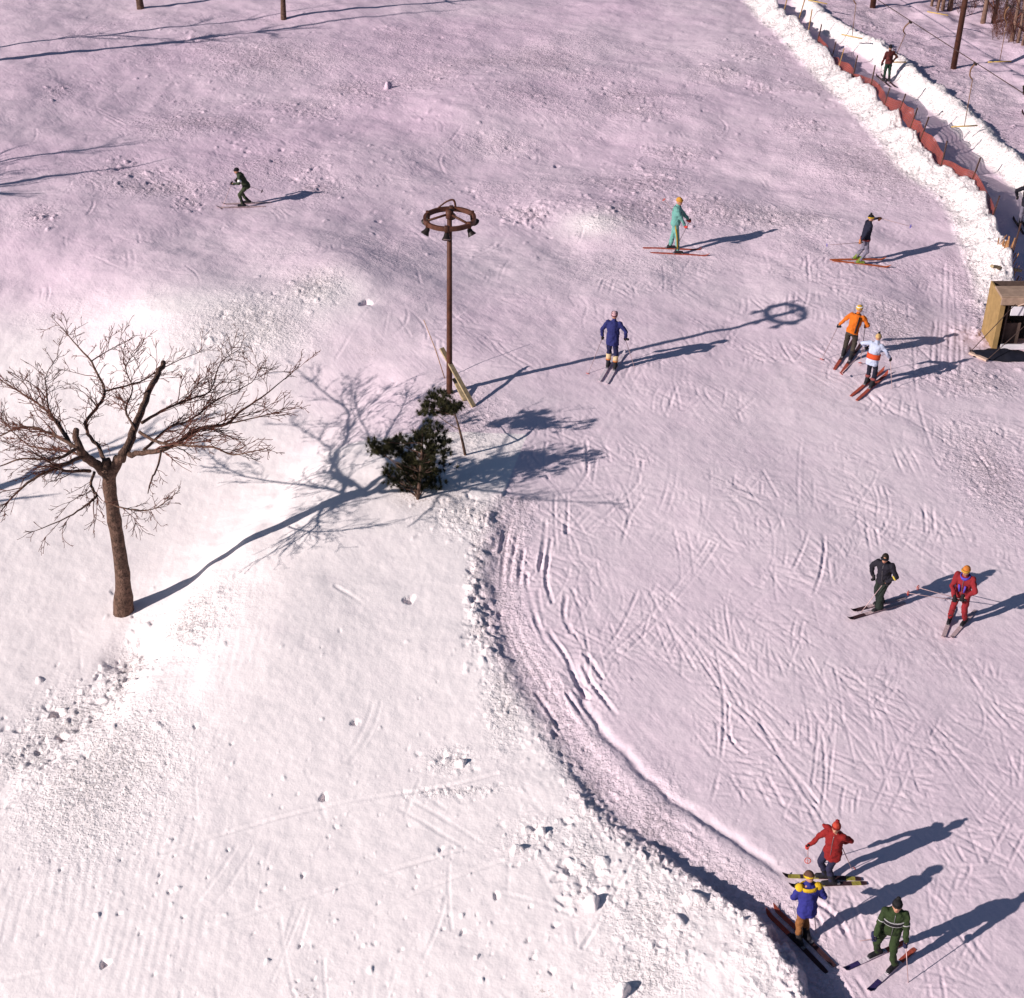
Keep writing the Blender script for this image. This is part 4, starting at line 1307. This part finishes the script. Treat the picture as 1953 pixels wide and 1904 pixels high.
    o = bm_obj('body', bm, M_skin, p); melt(o, .015, 2)
    for s_ in (-1, 1):
        bm = bmesh.new(); ball(bm, hc + hf * .086 * k + hs * s_ * .03 * k + hu * .012 * k, (.011, .008, .008), HM, 8, 6); bm_obj('eye', bm, M_eye, p)
    bm = bmesh.new(); ball(bm, hc + hf * .090 * k - hu * .052 * k, (.022, .008, .007), HM, 8, 6); bm_obj('mouth', bm, M_mouth, p)
    # trousers
    bm = bmesh.new()
    loft(bm, [(hip - upv * .10 * k, sd * .13 * k, frn * .11 * k), (hip, sd * .185 * k, frn * .135 * k), (waist, sd * .155 * k, frn * .12 * k)])
    for s in (0, 1):
        capsule(bm, hipj[s], knee[s], .10 * k, .075 * k)
        e = knee[s].lerp(ank[s], .90)
        capsule(bm, knee[s], e, .075 * k, (.062 + flare) * k)
    o = bm_obj('trousers', bm, trousers, p); melt(o, .018, 3); folds(o, .05)
    # jacket
    bm = bmesh.new()
    low = hip - upv * (.04 + jlen) * k
    loft(bm, [(low, sd * .195 * k, frn * .15 * k), (hip + upv * .03, sd * .195 * k, frn * .15 * k), (waist, sd * .175 * k, frn * .14 * k), (chest, sd * .195 * k, frn * .15 * k), (shl, sd * .20 * k, frn * .125 * k), (neck, sd * .09 * k, frn * .08 * k)])
    capsule(bm, neck - upv * .04, neck + upv * .035, .075 * k, .07 * k)
    for s in (0, 1):
        capsule(bm, shj[s], elb[s], .075 * k, .062 * k)
        capsule(bm, elb[s], elb[s].lerp(hnd[s], .86), .062 * k, .048 * k)
    o = bm_obj('jacket', bm, jacket, p); melt(o, .018, 3); folds(o, .055)
    bm = bmesh.new(); tube(bm, [shl * .25 + neck * .75 + frn * .085 * k, shl + frn * .128 * k, chest + frn * .158 * k, waist + frn * .148 * k, hip + upv * .02 + frn * .158 * k], [.0045] * 5, 5)
    bm_obj('zip', bm, BIND, p)
    # boots
    bo = boot or BOOTM
    for s in (0, 1):
        bm = bmesh.new()
        base = Vector((ank[s].x, ank[s].y, ank[s].z - .085 * k))
        up_l = (knee[s] - ank[s]).normalized()
        capsule(bm, base + Vector((0, 0, .05)) - dirs[s] * .07, base + Vector((0, 0, .045)) + dirs[s] * .15, .05, .042, 10)
        capsule(bm, base + Vector((0, 0, .05)) - dirs[s] * .04, ank[s] + up_l * .15, .055, .062, 10)
        box(bm, base + Vector((0, 0, .012)) + dirs[s] * .035, (.31, .075, .03), beam_rot(dirs[s]))
        b_ = bm_obj('boot', bm, bo, p); melt(b_, .012, 2)
    # head wear
    if hat_kind == 'beanie' and hat:
        bm = bmesh.new()
        ball(bm, hc + hu * .045 * k - hf * .012, (.088 * k, .105 * k, .098 * k), HM, 16, 10)
        cut = hc + hu * .022 * k
        bmesh.ops.bisect_plane(bm, geom=bm.verts[:] + bm.edges[:] + bm.faces[:], plane_co=cut, plane_no=-(hu - hf * .25).normalized(), clear_outer=True)
        eds = [e for e in bm.edges if e.is_boundary]
        if eds: bmesh.ops.edgeloop_fill(bm, edges=eds)
        ho = bm_obj('hat', bm, hat, p)
        bm = bmesh.new()
        n = 20; rs = []
        for q in range(n):
            a = 2 * math.pi * q / n
            for z, r_ in ((.005, 1.0), (.005, 1.06), (.048, 1.06), (.048, 1.0)):
                rs.append(bm.verts.new(hc + hs * math.cos(a) * .088 * r_ * k + hf * (math.sin(a) * .105 * r_ * k - .012 + z * .25) + hu * (.012 + z) * k))
        for q in range(n):
            for w in range(4):
                a_ = q * 4 + w; b2 = q * 4 + (w + 1) % 4; c_ = ((q + 1) % n) * 4 + (w + 1) % 4; d_ = ((q + 1) % n) * 4 + w
                bm.faces.new((rs[a_], rs[b2], rs[c_], rs[d_]))
        bmesh.ops.recalc_face_normals(bm, faces=bm.faces)
        bm_obj('hat_brim', bm, extras_d.get(key, {}).get('brim', hat), ho)
        if pompom:
            bm = bmesh.new(); ball(bm, hc + hu * .16 * k - hf * .02, (.038, .038, .036), None, 10, 8)
            for vtx in bm.verts: vtx.co += Vector((random.gauss(0, .003), random.gauss(0, .003), random.gauss(0, .003)))
            bm_obj('pompom', bm, pompom, ho)
    else:
        bm = bmesh.new()
        ball(bm, hc + hu * .02 * k - hf * .018, (.088 * k, .100 * k, .112 * k), HM, 16, 10)
        ball(bm, hc - hu * .03 * k - hf * .05, (.080 * k, .06 * k, .08 * k), HM, 12, 8)
        bmesh.ops.bisect_plane(bm, geom=bm.verts[:] + bm.edges[:] + bm.faces[:], plane_co=hc + hf * .055 * k + hu * .03, plane_no=(hf * .9 - hu * .35).normalized(), clear_outer=True)
        bm_obj('hair' if hair else 'hood', bm, hair or hat, p)
    # gloves and poles
    for s in (0, 1):
        pd = None
        if poles and poles[s] is not None:
            tipl = Vector(poles[s][0])
            if len(poles[s]) > 1 and poles[s][1] == 'px':
                tipw = GP(*poles[s][0]); tipl = loc(tipw) / k
            pd = (tipl * k - hnd[s]).normalized()
        fore = (hnd[s] - elb[s]).normalized()
        if pd is None: pd_ = (Vector((0, 0, -1)) - fore * Vector((0, 0, -1)).dot(fore)).normalized() if abs(fore.z) < .95 else Vector((0, 1, 0))
        else: pd_ = pd
        z = -pd_
        y = (fore - z * fore.dot(z))
        if y.length < .05: y = frn - z * frn.dot(z)
        y.normalize(); x = y.cross(z).normalized()
        g = link_obj('glove', glove_mesh(glove or BOOTM), p)
        gm = Matrix((x, y, z)).transposed().to_4x4(); gm.translation = hnd[s] + fore * .05
        g.matrix_local = gm
        if pd is not None:
            L = (poles[s][2] if len(poles[s]) > 2 else 1.18) * k
            hp = root + Rz @ (hnd[s] + fore * .05); dw = Rz @ pd
            pe = empty('ski_pole', hp, 0, None, 'ski pole', 'ski poles held by the skiers')
            pe['label'] = pole_label(who, s)
            bm = bmesh.new(); tube(bm, [-dw * .02, dw * (L - .02), dw * (L + .02)], [.0095, .0075, .003], 6)
            bm_obj('shaft', bm, M_pole, pe)
            bm = bmesh.new(); tube(bm, [-dw * .10, -dw * .07, dw * .06], [.018, .019, .015], 8); bm_obj('grip', bm, BOOTM, pe)
            bm = bmesh.new()
            x_, y_ = frame(dw); c0 = dw * (L - .07); n = 14
            ringp = [c0 + (x_ * math.cos(2 * math.pi * q / n) + y_ * math.sin(2 * math.pi * q / n)) * .055 for q in range(n + 1)]
            tube(bm, ringp, [.008] * (n + 1), 5, False)
            for q in (0, 1): tube(bm, [ringp[q * 3], ringp[q * 3 + 7]], [.005, .005], 4)
            bm_obj('basket', bm, basket_m(key), pe)
    # skis
    if not no_ski:
        vv = [proj(tips[0][0].lerp(tips[0][1], .5))[1], proj(tips[1][0].lerp(tips[1][1], .5))[1]]
        for s in (0, 1):
            a, c, fr = tips[s]
            L = (a - c).length
            L = min(max(L, 1.35), 2.0)
            me = ski_mesh(L, ski_cols)
            dv = (a - c)
            bp = boots[s]
            # follow the ground at a quarter and three quarters of the length
            dd = dv.copy(); dd.z = 0; dd.normalize()
            q1 = bp - dd * L * .32; q2 = bp + dd * L * .36
            z1 = zat(q1.x, q1.y); z2 = zat(q2.x, q2.y)
            dd.z = (z2 - z1) / (L * .68); dd.normalize()
            so = empty('ski', Vector((bp.x, bp.y, zat(bp.x, bp.y) + .004)), 0, None, 'ski', 'skis worn by the skiers')
            so['label'] = ski_desc + ' under ' + who + ', ' + ('upper' if vv[s] < vv[1 - s] else 'lower') + ' of the pair'
            Mx = beam_rot(dd)
            so.rotation_euler = Mx.to_euler()
            bd = link_obj('ski_blade', me, so)
            bm = bmesh.new()
            box(bm, Vector((.16, 0, .05)), (.06, .07, .035), None, .004)
            bm_obj('toe_binding', bm, BIND, so, False)
            bm = bmesh.new(); box(bm, Vector((-.13, 0, .05)), (.07, .07, .04), None, .004)
            bm_obj('heel_binding', bm, BIND, so, False)
    info = dict(root=root, Rz=Rz, p=p, hip=hip, waist=waist, chest=chest, shl=shl, neck=neck, hc=hc, hs=hs, hf=hf, hu=hu, sd=sd, frn=frn, upv=upv, elb=elb, hnd=hnd, shj=shj, knee=knee, ank=ank, hipj=hipj, k=k, dirs=dirs, HM=HM)
    return info
M_pole = mat('pole_metal', (.45, .30, .30), .4, .15, 10, metal=.3)
B_red = fab('red_basket', (.55, .07, .04)); B_blue = fab('blue_basket', (.08, .07, .42)); B_dark = fab('dark_basket', (.05, .04, .05))
def basket_m(key): return {'pointing': B_blue, 'far': B_dark, 'black': B_dark, 'lift': B_dark}.get(key, B_red)
def pole_label(who, s): return 'ski pole in the ' + ('left' if s == 0 else 'right') + ' hand of ' + who
extras_d = {}
def ring_band(I, c, a, f, th, h, material, name='band', par=None, n=24, arc=(0, 1)):
    """elliptic band of cloth round centre c"""
    bm = bmesh.new(); rows = []
    lo = int(arc[0] * n); hi_ = int(arc[1] * n)
    for q in range(lo, hi_ + 1):
        t = 2 * math.pi * q / n; e = a * math.cos(t) + f * math.sin(t); en = e.normalized()
        rows.append([bm.verts.new(c + e - en * .01 - I['upv'] * h / 2), bm.verts.new(c + e + en * th - I['upv'] * h / 2), bm.verts.new(c + e + en * th + I['upv'] * h / 2), bm.verts.new(c + e - en * .01 + I['upv'] * h / 2)])
    for q in range(len(rows) - 1):
        for w in range(4): bm.faces.new((rows[q][w], rows[q][(w + 1) % 4], rows[q + 1][(w + 1) % 4], rows[q + 1][w]))
    if lo or hi_ != n:
        bm.faces.new(rows[0]); bm.faces.new(rows[-1][::-1])
    bmesh.ops.recalc_face_normals(bm, faces=bm.faces)
    return bm_obj(name, bm, material, I['p'])
def limb_band(I, a, b_, f0, f1, r, material, name='armband'):
    bm = bmesh.new(); tube(bm, [a.lerp(b_, f0), a.lerp(b_, f1)], [r, r], 12)
    return bm_obj(name, bm, material, I['p'])

c_orange = fab('orange_ski', (.45, .10, .03)); c_redski = fab('red_ski', (.36, .07, .045)); c_dsk = fab('dark_ski', (.05, .02, .025)); c_yel = fab('yellow_ski', (.30, .25, .05)); c_grey = fab('grey_ski', (.45, .32, .33)); c_wh = fab('white_ski', (.6, .5, .55)); c_navy = fab('navy_ski', (.03, .02, .09))
whole = lambda m_: [(0, 1.01, m_)]
def goggles(I, m_):
    k = I['k']; c = I['hc'] + I['hu'] * .035 * k
    bm = bmesh.new(); pts = [c + (I['hs'] * math.cos(t) * .092 + I['hf'] * (math.sin(t) * .108)) * k for t in [R(a) for a in range(20, 161, 20)]]
    tube(bm, pts, [.018, .024, .03, .026, .026, .03, .024, .018], 6); bm_obj('goggles', bm, m_, I['p'])
who = 'the far skier in dark green'
I = person('far', who, 1.58, [((410, 396), (505, 394), .44), ((420, 390), (515, 387), .44)], lean=26, hipdrop=.14, hip_fwd=-.10, head_pitch=10,
    hands=[(-.24, .40, 1.05), (.24, .22, 1.0)], jacket=fab('dark_green_jacket', (.035, .045, .025)), trousers=fab('olive_trousers', (.045, .055, .028)), hat=fab('black_hat', (.012, .011, .013)),
    label='skier in dark green with black hat, crouched and gliding left on the far slope', poles=[((-.35, .9, .03),), ((.35, -.75, .45),)], ski_cols=whole(c_grey), ski_desc='pale ski', glove=fab('black_glove', (.012, .011, .013)), jlen=.06)
limb_band(I, I['shj'][0], I['elb'][0], .55, .85, .072, fab('white_band', (.75, .72, .72)))
who = 'the skier in mint green'
mint = fab('mint_cloth', (.14, .33, .29)); must = fab('mustard', (.35, .22, .03)); 
I = person('mint', who, 1.90, [((1352, 476), (1232, 474), .38), ((1363, 489), (1241, 482), .42)], lean=4, hipdrop=.02, head_yaw=-25, torso_yaw=0, head_pitch=8,
    hands=[(-.20, .42, .98), (.10, .30, .93)], jacket=mint, trousers=mint, hat=fab('amber_hat', (.50, .24, .04)), hat_kind='beanie',
    label='skier in mint green suit with amber hat, standing sideways on red skis', poles=[((-.35, .05, .03),), ((.10, -.55, 1.95),)], ski_cols=whole(c_redski), ski_desc='red ski', glove=fab('red_glove', (.50, .05, .04)))
for s in (1,):
    bm = bmesh.new(); o_ = I['sd'] * .088 * (1 if s else -1)
    tube(bm, [I['hipj'][s] + o_, I['knee'][s] + o_ * .82, I['knee'][s].lerp(I['ank'][s], .85) + o_ * .70], [.03, .028, .026], 8); bm_obj('side_stripe', bm, must, I['p'])
ring_band(I, I['neck'] - I['upv'] * .02, I['sd'] * .085, I['frn'] * .085, .012, .07, fab('teal_dark', (.03, .06, .08)), 'collar')
ring_band(I, I['chest'] + I['upv'] * .02, I['sd'] * .205, I['frn'] * .155, .008, .10, fab('teal_dark', (.03, .06, .08)), 'chest_panel', arc=(.02, .48))
who = 'the pointing skier'
extras_d['pointing'] = {'brim': fab('yellow_band', (.60, .36, .03))}
I = person('pointing', who, 1.70, [((1697, 496), (1585, 497), .42), ((1703, 512), (1591, 500), .42)], lean=6, hipdrop=.09, hip_fwd=.16, head_yaw=-20, torso_yaw=8,
    hands=[(-.15, .62, 1.50), (.26, -.10, .90)], jacket=fab('navy_black', (.012, .012, .028)), trousers=fab('grey_trousers', (.17, .15, .20)), hat=fab('black_hat', (.012, .011, .013)),
    boot=fab('lime_boot', (.16, .20, .03)), label='skier in black top and grey trousers, stretching out an arm with a pole', poles=[((-.15, 1.9, 1.15),), ((.2, -1.1, .80),)], ski_cols=whole(c_orange), ski_desc='orange ski', glove=fab('tan_glove', (.45, .18, .08)), pompom=fab('black_hat', (.012, .011, .013)))
ring_band(I, I['hip'] - I['upv'] * .02, I['sd'] * .20, I['frn'] * .155, .012, .06, fab('dull_red', (.22, .04, .04)), 'belt_bag')
who = 'the skier in the dark blue anorak'
extras_d['blue'] = {'brim': fab('wine_band', (.12, .03, .05))}
I = person('blue', who, 1.74, [((1178, 671), (1140, 734), .50), ((1192, 673), (1153, 740), .50)], lean=6, hipdrop=.03,
    hands=[(-.34, .12, .92), (.34, .14, .98)], elbows=[(-1, -.5, -.2), (1, -.5, -.2)], jacket=fab('dark_blue_anorak', (.02, .022, .11)), trousers=fab('navy_breeches', (.014, .015, .055)), hat=fab('pink_white_hat', (.55, .33, .35)),
    label='skier in dark blue anorak and pink-white hat seen from behind, by the lamp shadow', poles=[((-.55, -.55, .05),), ((.60, .30, .05),)], ski_cols=whole(c_wh), ski_desc='pale ski', glove=fab('black_glove', (.012, .011, .013)), jlen=.12)
for s in (0, 1):
    limb_band(I, I['knee'][s], I['ank'][s], .22, .62, .078, fab('cream_sock', (.62, .45, .26)), 'sock')
    limb_band(I, I['knee'][s], I['ank'][s], .60, .68, .080, fab('orange_cuff', (.5, .16, .04)), 'boot_cuff')
ring_band(I, I['hc'] + I['hu'] * .09, I['hs'] * .08, I['hf'] * .09, .01, .02, fab('wine_band', (.12, .03, .05)), 'hat_stripe')
who = 'the skier in the orange jacket'
I = person('orange', who, 1.70, [((1626, 652), (1590, 707), .48), ((1640, 660), (1604, 714), .48)], lean=20, side=.2, hipdrop=.06, hip_fwd=-.02, head_yaw=-40,
    hands=[(-.42, .22, .93), (.34, .42, .98)], elbows=[(-1, -.2, .3), (1, -.6, -.3)], jacket=fab('orange_jacket', (.56, .125, .010)), trousers=fab('olive_black', (.045, .035, .028)), hat=fab('yellow_helmet', (.58, .33, .06)),
    label='skier in orange jacket with yellow hat bending forward, seen from behind', poles=[((-.62, -.45, .05),), ((.5, -.25, .05),)], ski_cols=[(0, .3, c_redski), (.3, 1.01, c_dsk)], ski_desc='dark and red ski', glove=fab('black_glove', (.012, .011, .013)))
ring_band(I, I['hc'] + I['hu'] * .085, I['hs'] * .082, I['hf'] * .095, .01, .02, fab('white_band', (.75, .72, .72)), 'hat_stripe')
bm = bmesh.new(); q = -I['frn'] * .148 + I['sd'] * .10
tube(bm, [I['shl'] + q * .9, I['chest'] + q * 1.05, I['waist'] + q, I['hip'] + q * 1.05], [.02, .024, .024, .024], 8); bm_obj('side_stripe', bm, fab('black_cloth', (.012, .01, .014)), I['p'])
ring_band(I, I['neck'] - I['upv'] * .02, I['sd'] * .085, I['frn'] * .08, .012, .06, fab('black_cloth', (.012, .01, .014)), 'collar')
who = 'the skier in the white jacket'
extras_d['white'] = {'brim': fab('straw_band', (.50, .32, .14))}
I = person('white', who, 1.60, [((1691, 703), (1623, 756), .42), ((1703, 705), (1630, 768), .42)], lean=12, hipdrop=.05, head_pitch=14,
    hands=[(-.40, .28, 1.12), (.40, .34, .98)], elbows=[(-1, -.4, .1), (1, -.5, -.1)], jacket=fab('pale_lavender_jacket', (.42, .45, .58)), trousers=fab('black_navy', (.012, .012, .025)), hat=fab('straw_band', (.50, .32, .14)),
    label='skier in white jacket with red waist band, seen from behind below the orange one', poles=[((-.9, -.25, .25),), ((.62, .30, .05),)], ski_cols=whole(c_redski), ski_desc='red ski', glove=fab('black_glove', (.012, .011, .013)), jlen=.13, pompom=fab('black_cloth', (.012, .01, .014)))
ring_band(I, I['waist'] - I['upv'] * .02, I['sd'] * .185, I['frn'] * .15, .012, .15, fab('red_waist', (.55, .07, .02)), 'waist_band')
for s in (0, 1): limb_band(I, I['knee'][s], I['ank'][s], .5, .68, .078, fab('wine_cuff', (.22, .06, .06)), 'boot_cuff')
who = 'the skier all in black'
I = person('black', who, 1.62, [((1616, 1170), (1722, 1142), .42), ((1612, 1185), (1724, 1151), .44)], lean=14, hipdrop=.05, hip_fwd=.0, torso_yaw=35, head_yaw=10, face=200,
    hands=[(-.12, .22, .98), (.26, .08, .90)], elbows=[(-1, -.2, -.2), (1, -.3, -.2)], jacket=fab('black_jacket', (.014, .012, .02)), trousers=fab('black_green', (.016, .022, .018)), hat=None, hat_kind='hair', hair=M_hair,
    label='dark-haired skier all in black facing the viewer, left of the red-suited one', poles=[((-.05, .5, .05),), None], ski_cols=[(0, .7, c_grey), (.7, 1.01, c_dsk)], ski_desc='brown-tipped pale ski', flare=.045, jlen=.1)
goggles(I, fab('black_cloth', (.012, .01, .014)))
limb_band(I, I['elb'][0], I['hnd'][0], .1, .22, .066, fab('yellow_patch', (.6, .45, .08)), 'armband')
who = 'the skier in the red suit'
extras_d['redsuit'] = {'brim': fab('yellow_band', (.60, .36, .03))}
redc = fab('red_suit', (.23, .016, .022))
I = person('redsuit', who, 1.66, [((1802, 1208), (1821, 1157), .58), ((1818, 1213), (1860, 1166), .52)], lean=10, hipdrop=.05, head_yaw=-10,
    hands=[(-.12, .32, 1.0), (.10, .34, .94)], elbows=[(-1, -.1, -.3), (1, -.1, -.3)], jacket=redc, trousers=redc, hat=fab('yellow_red_hat', (.5, .16, .03)),
    label='skier in red suit with yellow headband, holding both poles crosswise', poles=[((1.2, .15, .78),), ((1.2, .35, .70),)], ski_cols=whole(c_grey), ski_desc='pale ski', glove=fab('black_glove', (.012, .011, .013)), boot=BOOTM)
goggles(I, fab('amber_goggles', (.45, .22, .03)))
for s_ in (-1, 1):
    bm = bmesh.new(); tube(bm, [I['chest'] + I['frn'] * .155 + I['sd'] * s_ * .07, I['waist'] + I['frn'] * .15 + I['sd'] * s_ * .05], [.022, .022], 8); bm_obj('chest_stripe', bm, fab('violet_blue', (.09, .06, .40)), I['p'])
ring_band(I, I['neck'] - I['upv'] * .03, I['sd'] * .10, I['frn'] * .10, .012, .07, fab('violet_blue', (.09, .06, .40)), 'collar')
who = 'the skier in the red jacket'
rj = fab('red_jacket', (.22, .012, .012))
extras_d['redjacket'] = {'brim': rj}
I = person('redjacket', who, 1.54, [((1473, 1671), (1624, 1678), .34), ((1488, 1693), (1638, 1686), .36)], lean=2, hipdrop=.05, torso_yaw=60, head_yaw=8, head_pitch=-6,
    hands=[(-.10, -.22, 1.02), (.46, .10, .93)], elbows=[(-1, -.6, -.3), (.1, -1, -.3)], jacket=rj, trousers=fab('navy_trousers', (.022, .02, .05)), hat=fab('red_hat', (.42, .05, .03)), hat_kind='beanie',
    label='skier in red jacket and navy trousers on black and yellow skis, face to viewer', poles=[((.25, -.45, .4),), ((.35, .35, .3), 'l', .75)], ski_cols=[(0, .08, c_dsk), (.08, .2, c_yel), (.2, .55, c_dsk), (.55, .72, c_yel), (.72, .76, c_dsk), (.76, .92, c_yel), (.92, 1.01, c_dsk)], ski_desc='black-yellow ski', jlen=.16, glove=fab('red_glove', (.50, .05, .04)), pompom=rj)
bm = bmesh.new(); P, r_ = cat([I['neck'] + I['sd'] * .06, I['neck'] + I['sd'] * .14 + I['upv'] * .06, I['neck'] + I['sd'] * .20 + I['upv'] * .05, I['neck'] + I['sd'] * .25 + I['upv'] * .08], [.04, .05, .045, .02], 4)
tube(bm, P, r_, 8); bm_obj('scarf', bm, rj, I['p'])
who = 'the skier in blue and yellow'
extras_d['blueyellow'] = {'brim': fab('yellow_cloth', (.62, .38, .02))}
yl = fab('yellow_cloth', (.5, .3, .02))
I = person('blueyellow', who, 1.60, [((1460, 1738), (1577, 1856), .46), ((1474, 1730), (1592, 1845), .46)], face=95, lean=10, hipdrop=.04, head_yaw=25, head_pitch=25,
    hands=[(-.12, .30, .98), (.20, .28, 1.04)], elbows=[(-.8, -.5, -.8), (.8, -.5, -.8)], jacket=fab('royal_blue', (.026, .026, .18)), trousers=fab('tan_trousers', (.25, .10, .035)), hat=fab('brown_hat', (.10, .045, .03)),
    label='skier in blue jacket with yellow shoulders and tan trousers, seen from behind', poles=[None, ((.34, .10, .05),)], ski_cols=[(0, .62, c_dsk), (.62, 1.01, c_redski)], ski_desc='black and red ski', jlen=.10, glove=yl)
ring_band(I, I['neck'] - I['upv'] * .05, I['sd'] * .15, I['frn'] * .12, .012, .07, yl, 'hood_collar')
for s in (0, 1):
    bm = bmesh.new(); ball(bm, I['shj'][s] + I['upv'] * .01, (.080, .080, .075), None, 12, 8); bm_obj('shoulder_patch', bm, yl, I['p'])
who = 'the skier in the green suit'
gr = fab('green_suit', (.026, .042, .014))
I = person('green', who, 1.66, [((1618, 1847), (1738, 1792), .56), ((1660, 1888), (1752, 1803), .54)], face=240, torso_yaw=15, lean=6, hipdrop=.05, head_pitch=-8,
    hands=[(-.27, .20, .86), (.27, .20, .86)], elbows=[(-.7, -.8, -.2), (.7, -.8, -.2)], jacket=gr, trousers=gr, hat=fab('black_hat', (.012, .011, .013)), glove=fab('navy_glove', (.02, .02, .06)),
    label='skier in green suit with black bobble hat, facing the viewer at the bottom', poles=[((-.50, .20, .05),), ((.45, -.10, .30),)], ski_cols=[(0, .3, c_redski), (.3, .75, c_wh), (.75, .95, c_navy), (.95, 1.01, c_wh)], ski_desc='white and blue ski', pompom=fab('black_hat', (.012, .011, .013)))
ring_band(I, I['chest'] - I['upv'] * .03, I['sd'] * .20, I['frn'] * .155, .010, .08, fab('black_cloth', (.012, .01, .014)), 'chest_band')
for dz in (.015, -.075): ring_band(I, I['chest'] + I['upv'] * dz, I['sd'] * .20, I['frn'] * .155, .012, .009, fab('grey_line', (.40, .38, .38)), 'chest_line')
for s in (0, 1): limb_band(I, I['shj'][s], I['elb'][s], .72, .77, .072, fab('grey_line', (.40, .38, .38)), 'sleeve_line')
who = 'the lift rider'
I = person('lift', who, 1.62, [((1667, 141), (1697, 168), .40), ((1677, 143), (1707, 169), .40)], lean=2, hipdrop=.02, hip_fwd=.0, face=100,
    hands=[(-.30, .12, .88), (.30, .16, 1.02)], jacket=fab('brown_red_plaid', (.085, .018, .016), .6), trousers=fab('bottle_green', (.018, .045, .028)), hat=fab('black_hat', (.012, .011, .013)),
    label='skier in dark red jacket and green trousers riding the lift up the lane', poles=[((-.55, -.5, .25),), None], ski_cols=whole(c_dsk), ski_desc='dark ski', pompom=fab('black_hat', (.012, .011, .013)))
rider = I
# the rider's own T-bar
hw = I['root'] + I['Rz'] @ (I['hip'] + Vector((.16, -.10, .02)))
cabA, cabB = tops[1], tops[0]
fz = .42
ct = cabA.lerp(cabB, fz)
best = min(np.linspace(0, 1, 60), key=lambda f: abs(proj(cabA.lerp(cabB, f))[0] - 1736))
ct = cabA.lerp(cabB, best)
t = empty('t_bar', ct, 0, 'T-bar in use, pulling the skier in dark red up the lane', 'T-bar', 'T-bars of the ski lift')
dn = (hw - ct); mdp = dn * .28 
P, r_ = cat([Vector((0, 0, 0)), mdp * .35 + Vector((-.14, 0, 0)), mdp * .75 + Vector((-.14, 0, 0)), mdp], [.03, .03, .03, .022], 5)
bm = bmesh.new(); tube(bm, P, r_, 7); bm_obj('spring_hook', bm, M_spring, t)
bm = bmesh.new(); tube(bm, [mdp, dn], [.016, .016], 6); bm_obj('rod', bm, M_spring, t)
bm = bmesh.new(); tube(bm, [dn - Vector((.3, -.05, 0)), dn + Vector((.62, .1, 0))], [.03, .03], 8); bm_obj('crossbar', bm, M_tbar, t)
bm = bmesh.new(); box(bm, Vector((0, 0, 0)), (.22, .08, .1), beam_rot(CABLE_DIR), .01); bm_obj('clamp', bm, M_dark, t)
who = 'the lower skier at the right edge'
person('edge', who, 1.80, [((1932, 415), (1952, 448), .44), ((1944, 415), (1964, 448), .44)], lean=3, hipdrop=.02, face=100,
    hands=[(-.32, .16, 1.08), (.30, .2, 1.0)], elbows=[(-1, 0, .2), (1, -.4, -.2)], jacket=fab('black_jacket', (.014, .012, .02)), trousers=fab('grey_trousers', (.17, .15, .20)), hat=fab('black_hat', (.012, .011, .013)),
    label='skier in black jacket and grey trousers cut by the right edge, in the lane', poles=None, ski_cols=whole(c_dsk), ski_desc='dark ski', jlen=.12)
who = 'the upper skier at the right edge'
person('edge', who, 1.75, [((1946, 212), (1964, 240), .44), ((1956, 212), (1974, 240), .44)], lean=3, hipdrop=.02, face=100,
    hands=[(-.34, .16, 1.05), (.30, .2, 1.0)], elbows=[(-1, 0, .2), (1, -.4, -.2)], jacket=fab('black_brown_jacket', (.02, .014, .012)), trousers=fab('black_green', (.016, .022, .018)), hat=fab('black_hat', (.012, .011, .013)),
    label='skier in black whose elbow shows at the right edge, beyond the lane', poles=None, ski_cols=whole(c_dsk), ski_desc='dark ski', jlen=.12)
